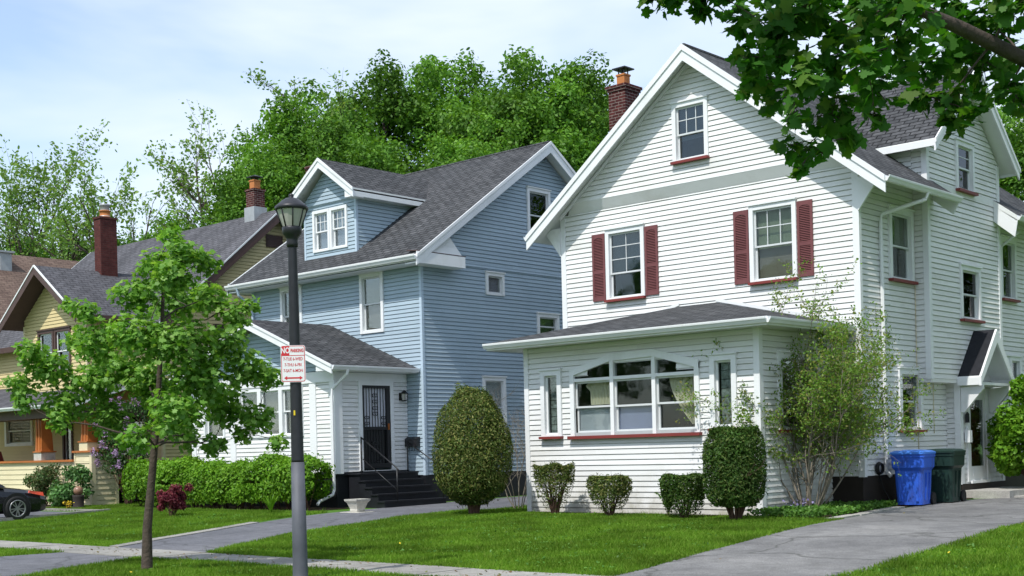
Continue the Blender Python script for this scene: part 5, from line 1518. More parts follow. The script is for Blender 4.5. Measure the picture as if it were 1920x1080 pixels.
# ---- bright hedge
def hedge():
    rng = np.random.default_rng(80); x0, x1, yc, hd, H = -33.2, -25.0, 20.45, .66, 1.20
    root = thing('hedge', 'bright green clipped hedge in front of the blue house porch', 'hedge', ((x0+x1)/2, yc, 0))
    n = 30000; cx = (x0+x1)/2; hx = (x1-x0)/2
    a = rng.uniform(-.25*math.pi, 1.25*math.pi, n); x = rng.uniform(-1,1,n)
    ca, sa = np.cos(a), np.sin(a); k = (np.abs(ca)**3.2+np.abs(sa)**3.2)**(-1/3.2)
    endr = np.clip((1-np.abs(x))*hx/.55, 0, 1); er = np.sqrt(1-(1-endr)**2)*.92+.08
    dep = 1-.32*rng.random(n)**1.7
    y = ca*k*hd*dep*er; z = .56*H+sa*k*.5*H*dep*(.35+.65*er)
    p = np.stack([cx+x*hx, yc+y, z],1)
    q = p.copy(); amp = .09*np.sin(p[:,0]*2.3)*np.sin(p[:,0]*.9+1)+.06*np.sin(p[:,0]*5.1+p[:,1]*4)*np.sin(p[:,2]*6)
    q[:,2] += amp*(sa > 0)*1.0+.05*np.sin(p[:,0]*.7); q[:,1] += amp*ca
    q[:,2] = np.maximum(q[:,2], .06)
    N = np.stack([np.sign(x)*(endr < .9)*.8, ca, sa+.35],1)
    # young shoots standing above the clipped face
    m = 3200; i = rng.integers(0, n, m); s = q[i]+unit(N[i])*rng.uniform(.02,.12,m)[:,None]+rng.normal(0,.02,(m,3))
    P = np.concatenate([q, s]).astype(np.float32); NN = np.concatenate([N, N[i]])
    w = MB()
    for xx in np.arange(x0+.3, x1-.1, .22):
        b = V((xx+rng.uniform(-.1,.1), yc+rng.uniform(-.15,.15), -.05))
        for _ in range(3):
            w.tube([b, b+V((rng.uniform(-.15,.15), rng.uniform(-.4,.3), .9))], [.016,.005], 4, cap=False)
    part(w, 'stems', root, m_yewstem)
    put(leaf_mesh('foliage', P, .088*rng.uniform(.6,1.3,len(P)), NN, rng, 'oval', m_lhedge, .7), 'foliage', root)
hedge()

# ---- bright round bush at the right edge
def clump_bush(name, label, base, clumps, n, ls, lmat, seed, kind='oval', stems=10, stemr=.02, stem=None, cat='shrub', extra=None, shell=.5, spread=.75):
    rng = np.random.default_rng(seed); base = V(base); root = thing(name, label, cat, base)
    w = MB(); P = []; N = []; v = np.array([r**2.2 for _, r in clumps]); cnt = (n*v/v.sum()).astype(int)+4
    for (c, r), k in zip(clumps, cnt):
        c = base+V(c); d = sph(rng,k); q = d*(rng.random(k)**shell)[:,None]*r; P.append(q+np.array(c)); N.append(d*.7+np.array([0,0,.4]))
        s = base+V((rng.uniform(-.08,.08), rng.uniform(-.08,.08), -.05))
        pts = bez(s, s.lerp(c,.5)+V((0,0,.12*c.z)), c, 5); w.tube(pts, [stemr*(1-.13*i) for i in range(6)], 5, cap=False)
        for _ in range(3):
            e = c+V(sph(rng,1)[0])*r*.85; w.tube([pts[4], e], [stemr*.35, stemr*.15], 4, cap=False)
    P = np.concatenate(P).astype(np.float32); N = np.concatenate(N); P[:,2] = np.maximum(P[:,2], base.z+.03)
    part(w, 'stems', root, stem or m_yewstem)
    put(leaf_mesh('foliage', P, ls*rng.uniform(.6,1.25,len(P)), N, rng, kind, lmat, spread), 'foliage', root)
    if extra:
        nm, pts, sz, mt, per, rad = extra
        Q = []
        for p in pts:
            p = np.array(base)+np.array(p); m = per; t = rng.random(m)
            Q.append(p+np.stack([rng.normal(0,rad,m)*(1-.6*t), rng.normal(0,rad,m)*(1-.6*t), t*rad*3.4],1))
        Q = np.concatenate(Q).astype(np.float32)
        put(leaf_mesh(nm, Q, sz*rng.uniform(.6,1.2,len(Q)), np.tile([0,-.5,.6],(len(Q),1)), rng, 'diamond', mt, .9), nm, root)
    return root
rng_ = random.Random(9)
cl = []
for k in range(44):
    a = rng_.uniform(0, 6.28); e = rng_.uniform(-.6,1); r = 1.0*math.sqrt(max(0,1-e*e))
    cl.append(((r*math.cos(a)*1.02, r*math.sin(a)*1.02, 1.38+e*1.16), rng_.uniform(.26,.40)))
clump_bush('round_bush', 'bright green rounded bush beside the side door at the right edge', (-10.8,29.8,.06), cl, 22000, .115, m_lhedge, 90, stems=8)

# ---- open shrub by the porch corner
def open_shrub():
    rng = np.random.default_rng(101); base = V((-12.70,22.50,.0)); root = thing("open_shrub", 'tall open shrub with many bare crossing stems and sparse small leaves beside the white porch', 'shrub', base)
    w = MB(); tips = []
    def grow(p, d, L, r, lev):
        pts = [p]; dd = V(d); seg = 5
        for i in range(seg):
            dd = (dd+V(rng.normal(0,.13,3))+V((0,0,.05))).normalized(); pts.append(pts[-1]+dd*L/seg)
        w.tube(pts, [r*(1-.62*i/seg) for i in range(seg+1)], 6 if lev == 0 else 4, cap=False)
        if lev: tips.extend([tuple(q) for q in pts[1:]])
        if lev < 3:
            for k in range(6 if lev == 0 else (4 if lev == 1 else 2)):
                t = rng.uniform(.28,.98); i = min(int(t*seg),seg-1); s = pts[i].lerp(pts[i+1], t*seg-i)
                ax = (pts[i+1]-pts[i]).normalized(); o = V(sph(rng,1)[0]); o = (o-ax*o.dot(ax)).normalized(); an = rng.uniform(.35,.95)
                grow(s, (ax*math.cos(an)+o*math.sin(an)).normalized(), L*rng.uniform(.38,.62), r*.5, lev+1)
    for k in range(21):
        a = 2*math.pi*k*8/21+rng.uniform(-.2,.2); t = .02+.52*rng.random()
        d = (V((math.cos(a)*t, math.sin(a)*t*.85, 1))+RT*.04).normalized()
        grow(base+V((math.cos(a)*.14, math.sin(a)*.14, -.05)), d, rng.uniform(2.55,3.35)*(1.12-.75*t), rng.uniform(.013,.026), 0)
    part(w, 'stems', root, m_barkp)
    T = np.array(tips); n = 33000; k = rng.integers(0, len(T), n)
    P = (T[k]+rng.normal(0,.055,(n,3))).astype(np.float32)
    m = (P[:,2] > 1.05)|(rng.random(n) < .25); P = P[m]
    put(leaf_mesh('foliage', P, .058*rng.uniform(.5,1.3,len(P)), np.tile([0,0,.6],(len(P),1)), rng, 'oval', m_lopen, .9), 'foliage', root)
open_shrub()
# bare twiggy shrub in the gap behind the tall yew
def bare_shrub():
    rng = np.random.default_rng(111); base = V((-20.0,22.2,.01)); root = thing('bare_shrub', 'leafless grey twiggy shrub in the gap beside the white porch wall', 'shrub', base); w = MB()
    def grow(p, d, L, r, lev):
        pts = [p]; dd = V(d)
        for i in range(5):
            dd = (dd+V(rng.normal(0,.14,3))+V((0,0,.05))).normalized(); pts.append(pts[-1]+dd*L/5)
        w.tube(pts, [r*(1-.6*i/5) for i in range(6)], 4, cap=False)
        if lev < 3:
            for k in range(5):
                t = rng.uniform(.3,1); i = min(int(t*5),4); s = pts[i].lerp(pts[i+1], t*5-i)
                ax = (pts[i+1]-pts[i]).normalized(); o = V(sph(rng,1)[0]); o = (o-ax*o.dot(ax)).normalized(); an = rng.uniform(.4,1.0)
                grow(s, (ax*math.cos(an)+o*math.sin(an)).normalized(), L*rng.uniform(.4,.6), r*.5, lev+1)
    for k in range(8):
        a = 2*math.pi*k/8; grow(base+V((math.cos(a)*.08,math.sin(a)*.08,-.05)), V((math.cos(a)*.3,math.sin(a)*.3,1)).normalized(), rng.uniform(1.4,2.0), .016, 0)
    part(w, 'stems', root, m_barkp)
bare_shrub()

# ---- planting of the yellow house
cl = [((rng_.uniform(-.5,.5), rng_.uniform(-.35,.35), rng_.uniform(.45,1.25)), rng_.uniform(.18,.30)) for k in range(18)]
clump_bush('rose_bush', 'loose olive green bush behind the black car against the cream porch wall', (-37.4,19.95,-.05), cl, 4200, .075, m_lrose, 120, stemr=.012)
cl = [((rng_.uniform(-.42,.42), rng_.uniform(-.4,.4), rng_.uniform(.2,1.05)), rng_.uniform(.20,.30)) for k in range(18)]
clump_bush('hydrangea_bush', 'broad-leaved pale green bush between the black car and a round pot', (-35.65,19.65,-.05), cl, 3600, .12, m_lhyd, 121, stemr=.012)
cl = [((rng_.uniform(-.75,.75), rng_.uniform(-.6,.6), rng_.uniform(1.3,3.1)), rng_.uniform(.26,.42)) for k in range(22)]
ll = [(rng_.uniform(-.95,.95), rng_.uniform(-.95,.3), rng_.uniform(1.1,3.1)) for k in range(34)]
clump_bush('lilac_bush', 'lilac bush with mauve flower spikes at the right end of the cream porch', (-34.85,21.2,-.02), cl, 3600, .10, m_llilac, 122, stemr=.018, extra=('blossoms', ll, .055, m_flilac, 75, .075))
cl = [((rng_.uniform(-.33,.33), rng_.uniform(-.28,.28), rng_.uniform(.25,.70)), rng_.uniform(.10,.17)) for k in range(20)]
clump_bush('red_maple_shrub', 'small crimson leaved maple shrub on the lawn before the bright hedge', (-26.98,17.6,-.05), cl, 3600, .055, m_lred, 123, kind='maple', stemr=.010)
tuft('yellow_flower', 'low plant with bright yellow flowers beside the front of the black car', (-33.9,18.75,-.03), 26, .30, .22, m_yellow, 124, ls=.06, leaves=3)
# ground cover along the white porch side
def cover():
    rng = np.random.default_rng(130); n = 5200
    x = rng.uniform(-13.0,-11.55,n); y = rng.uniform(20.6,24.6,n); k = (x < ix(WL,y)-.25); x, y = x[k], y[k]
    z = .03+.13*rng.random(len(x)); P = np.stack([x,y,z],1).astype(np.float32)
    o = put(leaf_mesh('ground_cover', P, .075*rng.uniform(.5,1.3,len(P)), np.tile([0,-.2,.8],(len(P),1)), rng, 'oval', m_lcover, .6), 'ground_cover'); tag(o, kind='stuff')
    n = 34; P = np.stack([rng.uniform(-12.95,-12.5,n), rng.uniform(21.8,22.5,n), rng.uniform(.12,.28,n)],1).astype(np.float32)
    o = put(leaf_mesh('violet_flowers', P, .05*rng.uniform(.6,1.2,n), np.tile([0,-.5,.6],(n,1)), rng, 'maple', m_lflow, .7), 'violet_flowers'); tag(o, kind='stuff')
cover()

# weeds and a few fallen leaves in the turf
def weeds():
    rng = np.random.default_rng(140); C = []
    test = lambda x,y: (((x > ix(BR,y)+.1) & (x < ix(WL,y)-.1) & (y > 12.6) & (y < 20.6)) | ((x < ix(BL,y)-.4) & (x > -30.5) & (y > 12.6) & (y < 19.2)) | ((x > ix(WR,y)+.1) & (x < -3) & (y > 12.6) & (y < 22)) | ((y > 8.6) & (y < 11) & (x > -16.8) & (x < -9.8)))
    x = rng.uniform(-31,-3,900); y = rng.uniform(8.6,22,900); k = test(x,y); c = np.stack([x[k],y[k]],1)
    m = rng.integers(5,22,len(c)); q = np.repeat(c,m,0)+rng.normal(0,.11,(m.sum(),2)); k = test(q[:,0],q[:,1]); q = q[k]
    z = np.array([gz(0,v) for v in q[:,1]])+.02+.045*rng.random(len(q)); P = np.column_stack([q,z]).astype(np.float32)
    tag(put(leaf_mesh('lawn_weeds', P, .045*rng.uniform(.5,1.3,len(P)), np.tile([0,0,.9],(len(P),1)), rng, 'oval', m_lcover, .35), 'lawn_weeds'), kind='stuff')
    x = rng.uniform(-31,-3,26); y = rng.uniform(8.6,22,26); k = test(x,y); x, y = x[k], y[k]
    z = np.array([gz(0,v) for v in y])+.075+.03*rng.random(len(x)); P = np.column_stack([x,y,z]).astype(np.float32)
    tag(put(leaf_mesh('dandelion_flowers', P, .032*rng.uniform(.7,1.3,len(P)), np.tile([0,-.3,.9],(len(P),1)), rng, 'maple', m_yellow, .3), 'dandelion_flowers'), kind='stuff')
    n = 420; x = rng.uniform(-22,-6.5,n); y = np.where(rng.random(n) < .5, rng.uniform(11.3,12.3,n), rng.uniform(12.5,28,n))
    k = ((y < 12.4) | ((x > ix(WL,y)) & (x < ix(WR,y)) & ((x < ix(WL,y)+.35*rng.random(n)**2*3) | (x > ix(WR,y)-.25))) | ((x < ix(BR,y)) & (x > ix(BR,y)-.5)))
    x, y = x[k], y[k]; P = np.column_stack([x,y,np.array([gz(0,v) for v in y])+.022]).astype(np.float32)
    tag(put(leaf_mesh('fallen_leaves', P, .05*rng.uniform(.4,1.2,len(P)), np.tile([0,0,1.0],(len(P),1)), rng, 'maple', m_llitter, .3), 'fallen_leaves'), kind='stuff')
weeds()

# ------------------------------------------------------------------ trees behind the houses
def dome(rng, rx, zc, rz, n, rmin, rmax, low=-.55):
    out = []
    for k in range(n):
        d = V(sph(rng,1)[0]); d.z = max(d.z, low) if d.z < low else d.z
        f = rng.uniform(.62,1.0); out.append(((d.x*rx*f, d.y*rx*f, zc+d.z*rz*f), rng.uniform(rmin,rmax)))
    return out
GB = 'leafy trees behind the houses'
def dense_proto(label, seed, H, rx, lmat, nleaf=42000, ls=.21):
    rng = np.random.default_rng(seed); zc = H*.60; rz = H*.40-.6
    cl = dome(rng, rx-.6, zc, rz, 64, .75, 1.45, -.85)
    return crown_tree('leafy_tree', label, (0,0,0), [V((0,0,0)), V((.05,.1,H*.2)), V((-.1,.1,H*.4)), V((.1,-.1,H*.6)), V((0,0,H*.82))], .26, cl, nleaf, ls, lmat, m_barkd, seed, kind='oval', twigs=4, group=GB, shell=.42, up=.6, start=.4, limb=.3)
pa = dense_proto('leafy tree showing above the dormer roof of the blue house', 201, 19.0, 4.3, m_lback)
pb = dense_proto('tall leafy tree with a dark rounded top left of the white house chimney', 202, 20.5, 4.6, m_lback2)
pc_ = dense_proto('low bushy tree right of the yellow house brick chimney', 203, 13.0, 4.0, m_lback2, 32000)
def place(o, x, y, rz, s): o.location = (x, y, .05); o.rotation_euler = (0,0,rz); o.scale = (s,s,s)
place(pa, -51.0, 42.8, .3, 1.10); place(pb, -49.0, 49.6, 1.0, 1.19); place(pc_, -57.8, 39.4, 0, 1.14)
for src_, x, y, rz, s, lab in (
    (pa, -52.6, 41.0, 2.2, .98, 'leafy tree standing left of the blue house dormer, behind the lamp head'),
    (pb, -50.4, 46.2, 3.7, 1.12, 'leafy tree above the right slope of the blue house dormer'),
    (pa, -43.0, 47.6, 4.1, 1.13, 'leafy tree above the ridge of the blue house'),
    (pb, -42.3, 50.3, 5.2, 1.10, 'leafy tree behind the right gable of the blue house'),
    (pa, -44.9, 57.4, .9, 1.22, 'leafy tree just left of the white house brick chimney'),
    (pb, -45.0, 39.0, 2.9, .86, 'smaller leafy tree low behind the blue house ridge'),
    (pa, -39.0, 41.6, 5.6, .88, 'smaller leafy tree low behind the blue house gable peak'),
    (pa, -48.6, 37.6, 1.7, .86, 'smaller leafy tree behind the blue house dormer left side'),
    (pc_, -67.4, 41.8, 1.1, 1.16, 'bushy tree behind the yellow house ridge, left part'),
    (pc_, -75.4, 42.4, 2.6, 1.22, 'bushy tree between the brown roof and the brick chimney'),
    (pc_, -82.2, 42.0, 4.4, 1.30, 'bushy tree above the brown roof at the far left'),
    (pc_, -62.8, 43.0, 3.3, 1.14, 'bushy tree right of the leaning bare branches, above the yellow house ridge'),
    (pb, -30.2, 62.4, .4, 1.05, 'leafy tree far behind the white house roof ridge'),
    (pa, -16.6, 46.0, 1.9, .74, 'leafy tree seen right of the white house side dormer'),
    (pb, -13.4, 44.5, 3.0, .70, 'leafy tree at the far right edge behind the white house'),
    (pc_, -23.5, 52.0, .8, 1.25, 'leafy tree hidden mostly behind the white house dormer')):
    copy_tree(src_, (x,y,.05), rz, s, lab)
airy_tree('airy_tree', 'tall airy tree with sparse young leaves on fine upright twigs above the other trees', (-51.7,45.1,.05), 17.0, .26, m_lairy, m_barkd, 301, 3900, .22, group='open airy trees behind the houses', levels=3, kids=(11,7,5), first=.45, lenf=.42, spreadang=.50)
airy_tree('airy_tree', 'open tree with sparse leaf tufts rising at the far left above the brown roof', (-75.6,39.6,.05), 14.5, .30, m_lairy, m_barkd, 302, 6500, .25, group='open airy trees behind the houses', levels=3, kids=(9,6,5), first=.25, lenf=.60, spreadang=.72)
airy_tree('airy_tree', 'open tree with forking bare limbs left of the yellow house brick chimney', (-71.2,41.0,.05), 13.0, .28, m_lairy, m_barkd, 303, 5600, .25, group='open airy trees behind the houses', levels=3, kids=(9,6,5), first=.25, lenf=.58, spreadang=.70)
airy_tree('airy_tree', 'slender airy tree leaning left over the yellow house ridge', (-57.6,40.6,.05), 13.5, .22, m_lairy, m_barkd, 304, 2600, .22, lean=(-.45,-.30), group='open airy trees behind the houses', levels=3, kids=(9,6,5), first=.32, lenf=.46, spreadang=.6)
airy_tree('airy_tree', 'slender airy tree at the left edge of the dense green crowns', (-56.8,42.1,.05), 15.0, .24, m_lairy, m_barkd, 305, 3500, .22, lean=(-.12,-.08), group='open airy trees behind the houses', levels=3, kids=(10,6,5), first=.35, lenf=.48, spreadang=.55)

# unseen trees added across the street, to darken what the windows reflect
for k in range(9):
    copy_tree((pa,pb,pc_)[k%3], (-62+9.5*k, -23-1.5*(k%2), -.2), 1.3*k, (.82,.76,1.05)[k%3], 'leafy tree added across the road for window reflections, outside the view', 'trees added across the road')
for k in range(3):  # unseen trees added to darken the white house side and its reflections
    copy_tree((pb,pa,pc_)[k], ((2.6,3.4,1.6)[k], 17.5+9*k, 0), 2.1*k+.5, (.70,.80,1.15)[k], 'unseen leafy tree added right of the driveway to shade the house side', 'garden trees right of the driveway')

for k in range(7):
    copy_tree((pb,pc_,pa)[k%3], (-6+7.5*k, 58+4*(k%2)-3*k, 0), .9*k+.2, (.72,1.1,.75)[k%3], 'unseen leafy tree added right of the driveway to shade the house side', 'garden trees right of the driveway')
# ------------------------------------------------------------------ street furniture and small things
def street_lamp():
    bx, by = -12.86, 10.2; zb = gz(bx,by)
    root = thing('street_lamp', 'black lantern-topped street lamp post with a grey lower section', 'street lamp', (bx,by,zb))
    f = MB(); f.lathe((bx,by,0), [(.104,zb-.05),(.104,zb+.03),(.094,zb+.05),(.091,0.2),(.082,1.27)], 24); part(f, 'post_base', root, m_lampgrey)
    f = MB(); f.lathe((bx,by,0), [(.080,1.27),(.078,1.30),(.066,2.75),(.056,3.93),(.056,3.95)], 24); part(f, 'post', root, m_lampmetal)
    f = MB(); f.lathe((bx,by,0), [(.066,3.94),(.074,3.98),(.070,4.02),(.074,4.05),(.095,4.08),(.120,4.11),(.124,4.175),(.118,4.19)], 24); part(f, 'collar', root, m_lampmetal)
    f = MB(); f.lathe((bx,by,0), [(.112,4.185),(.186,4.40)], 16, smooth=False); gl = part(f, 'lantern_glass', root, m_lampglass)
    f = MB()
    for k in range(8):
        a = 2*math.pi*k/8+.2; f.tube([(bx+.116*math.cos(a),by+.116*math.sin(a),4.185),(bx+.190*math.cos(a),by+.190*math.sin(a),4.40)], .009, 5)
    part(f, 'lantern_rib', root, m_lampmetal)
    f = MB(); f.lathe((bx,by,0), [(.185,4.395),(.205,4.40),(.207,4.435),(.195,4.45),(.165,4.475),(.12,4.515),(.07,4.545),(.035,4.552),(.028,4.56),(.033,4.58),(.03,4.595),(.012,4.605)], 28); part(f, 'lamp_cap', root, m_lampmetal)
    f = MB(); n = V((.672,-.740,0)); p = V((bx,by,1.35))+n*.074-RT*.022
    f.hexa(p+V((0,0,.50)), RT*.02, V((0,0,.06)), n*.008); part(f, 'tag', root, m_yellow)
street_lamp()
def parking_sign():
    n = V((.672,-.740,0)); c = V((-12.86,10.2,2.487))+n*.085-RT*.012
    W, H = .305, .455
    root = thing('parking_sign', 'white and red no parking sign strapped to the street lamp post', 'sign', (c.x,c.y,c.z-H/2))
    P = lambda x,y,o=0.0: c+RT*x+V((0,0,y))+n*o
    def rrect(w, h, r, o):
        pts = []
        for cx, cy, a0 in ((w/2-r,h/2-r,0),(-w/2+r,h/2-r,90),(-w/2+r,-h/2+r,180),(w/2-r,-h/2+r,270)):
            for k in range(6): a = R(a0+k*18); pts.append(P(cx+r*math.cos(a), cy+r*math.sin(a), o))
        return pts
    f = MB(); f.prism(rrect(W,H,.03,-.002), n*.0035, 0)
    f.poly(rrect(W-.012,H-.012,.026,.0026), 1); f.poly(rrect(W-.028,H-.028,.020,.0036), 0)
    z1 = H/2-.012; z0 = H/2-.122
    f.poly([P(-W/2+.010,z0,.0046),P(-W/2+.108,z0,.0046),P(-W/2+.108,z1,.0046),P(-W/2+.010,z1,.0046)], 1)
    f.poly([P(-W/2+.010,z0-.008,.0048),P(W/2-.010,z0-.008,.0048),P(W/2-.010,z0,.0048),P(-W/2+.010,z0,.0048)], 1)
    bd = part(f, 'sign_plate', root, [m_signw, m_signr])
    def line(g): part(g, 'lettering', root, [m_signw, m_signr])
    g = MB(); text_mesh(g, 'NO', .098, lambda x,y: P(-W/2+.059+x, (z0+z1)/2+y+.002, .0056), 0, .003, .72); line(g)
    g = MB(); text_mesh(g, 'PARKING', .058, lambda x,y: P(.052+x, (z0+z1)/2+y, .0056), 1, .0022, .66); line(g)
    for k, t in enumerate(('7-TUE 6-WED', '7-THU 6-FRI', '7-SAT 6-MON')):
        g = MB(); text_mesh(g, t, .054, lambda x,y,k=k: P(x, z0-.048-.072*k+y, .0056), 1, .0009, .74); line(g)
    ya = -H/2+.052; g = MB()
    g.poly([P(x,y,.0056) for x,y in ((-.115,ya),(-.078,ya+.026),(-.078,ya+.009),(.078,ya+.009),(.078,ya+.026),(.115,ya),(.078,ya-.026),(.078,ya-.009),(-.078,ya-.009),(-.078,ya-.026))], 1)
    part(g, 'arrow', root, [m_signw, m_signr])
    for z in (-.17,.17):
        s = MB(); s.lathe((-12.86,10.2,2.487+z), [(.072,-.009),(.072,.009)], 20); part(s, 'strap', root, m_lead)
parking_sign()

# ---- wheeled carts
def cart(label, loc, rz, body, lid, dirt=False):
    root = thing('wheeled_cart', label, 'trash cart', loc, 'wheeled carts beside the white house')
    f = MB()
    def ring(w, d, z, r=.07, dy=0):
        pts = []
        for cx, cy, a0 in ((w/2-r,d/2-r,0),(-w/2+r,d/2-r,90),(-w/2+r,-d/2+r,180),(w/2-r,-d/2+r,270)):
            for k in range(4): a = R(a0+k*30); pts.append(V((cx+r*math.cos(a), cy+r*math.sin(a)+dy, z)))
        return pts
    rings = [ring(.52,.60,.03), ring(.53,.61,.10), ring(.56,.66,.48), ring(.575,.69,.72), ring(.66,.80,.78), ring(.67,.82,.98), ring(.70,.85,.985), ring(.70,.85,1.05)]
    m = len(rings[0])
    for a, b in zip(rings[:-1], rings[1:]):
        for k in range(m): f.poly([a[k],a[(k+1)%m],b[(k+1)%m],b[k]])
    f.poly(list(reversed(rings[0]))); f.poly(rings[-1])
    # ribs and recess of the front and right faces
    for x in (-.17,.17): f.hexa((x-.03,-.335,.10), (.06,0,0), (0,-.005,.6), (0,.05,0))
    f.hexa((.262,-.12,.12), (.03,0,.55), (0,.06,0), (.02,0,0)); f.hexa((.262,.10,.12), (.03,0,.55), (0,.06,0), (.02,0,0))
    bdy = MB(); bdy.v, bdy.f, bdy.mi, bdy.sm = f.v, f.f, f.mi, f.sm
    def fin(mb): mb.rotz(rz); mb.move(loc); return mb
    b = part(fin(bdy), 'body', root, body)
    g = MB(); top = [ring(.73,.88,1.05,.09,-.01), ring(.73,.88,1.085,.09,-.01), ring(.60,.74,1.12,.09,-.01), ring(.3,.4,1.135,.09,-.01)]
    for a, c in zip(top[:-1], top[1:]):
        for k in range(m): g.poly([a[k],a[(k+1)%m],c[(k+1)%m],c[k]])
    g.poly(top[-1]); g.poly(list(reversed(top[0])))
    part(fin(g), 'lid', root, lid)
    g = MB(); g.tube([(-.26,.40,.98),(-.26,.48,1.02),(.26,.48,1.02),(.26,.40,.98)], .018, 8); part(fin(g), 'handle', root, body)
    for x in (-.30,.27):
        g = MB(); g.tube([(x,.33,.13),(x+.05,.33,.13)], .13, 20); part(fin(g), 'wheel', root, m_rubber)
    if dirt:
        g = MB(); g.hexa((.318,-.20,.80),(.004,0,0),(0,.07,0),(.003,0,.10)); part(fin(g), 'sticker', root, m_stone)
    return root
cart('blue wheeled recycling cart with scuffed front beside the dark foundation', (-11.79,25.10,.03), R(8), m_bluebin, m_bluelid, True)
cart('dark green wheeled cart standing behind the blue cart', (-11.66,26.25,.035), R(6), m_greenbin, m_greenbin)

# ---- garden hose coil on the wall foot
f = MB()
for k in range(7):
    r = .15-.008*k; pts = [(-12.36+.012*k%.05, 24.75+r*math.cos(a), .80+r*math.sin(a)*.85) for a in [2*math.pi*i/20 for i in range(21)]]
    f.tube(pts, .012, 6, cap=False)
f.tube([(-12.36,24.75,.66),(-12.3,24.8,.4),(-12.2,24.9,.12),(-12.0,24.7,.05)], .012, 6)
solo(f, 'garden_hose', m_rubber, 'coiled black garden hose hanging low on the white house side wall', 'hose')

# ---- planters and pots
f = MB(); f.lathe((-23.05,20.0,0), [(.16,.0),(.18,.05),(.17,.08),(.24,.22),(.30,.27),(.31,.31),(.27,.31),(.25,.27)], 4, smooth=False, rot=0)
f.box(-23.38,-22.72,19.74,20.24,-.05,.012)
solo(f, 'stone_planter', m_stone, 'pale square stone planter beside the asphalt driveway and black steps', 'planter')
t = thing('garden_globe', 'brown glazed ball on a dark stand at the corner of the cream porch wall', 'garden ornament', (-34.35,19.3,-.02))
f = MB(); f.lathe((-34.35,19.3,.50), [(.135*math.cos(R(a)), .135*math.sin(R(a))) for a in range(-85,86,10)], 20); part(f, 'globe', t, m_clay)
f = MB(); f.lathe((-34.35,19.3,-.05), [(.20,0),(.20,.06),(.15,.12),(.16,.36),(.17,.43)], 14); part(f, 'pedestal', t, m_found)

# ---- porch chairs of the yellow house
def slat_chair(label, loc, rz):
    root = thing('porch_chair', label, 'chair', loc, 'chairs on the cream porch')
    def fin(mb): mb.rotz(rz); mb.move(loc); return mb
    g = MB()
    for k in range(6): g.hexa((-.28,-.26+.088*k,.40-.006*k), (.56,0,0), (0,.07,0), (0,0,.02))
    part(fin(g), 'seat', root, m_redwood)
    g = MB()
    for k in range(6): g.hexa((-.27+.092*k,.26,.40), (.075,0,0), (0,.20,.62+.03*(2.5-abs(k-2.5))), (0,.02,0))
    g.hexa((-.29,.30,.52), (.58,0,0), (0,.02,.07), (0,.02,0)); part(fin(g), 'backrest', root, m_redwood)
    for x in (-.33,.27):
        g = MB(); g.box(x,x+.07,-.30,.36,.60,.625); part(fin(g), 'armrest', root, m_redwood)
        for y in (-.28,.28): g = MB(); g.box(x+.01,x+.06,y,y+.05,0,.60); part(fin(g), 'leg', root, m_redwood)
slat_chair('dark red slatted chair on the cream porch right of the orange column', (-39.85,21.75,.72), R(150))
slat_chair('dark red slatted chair on the cream porch at the left edge', (-43.3,21.75,.72), R(185))

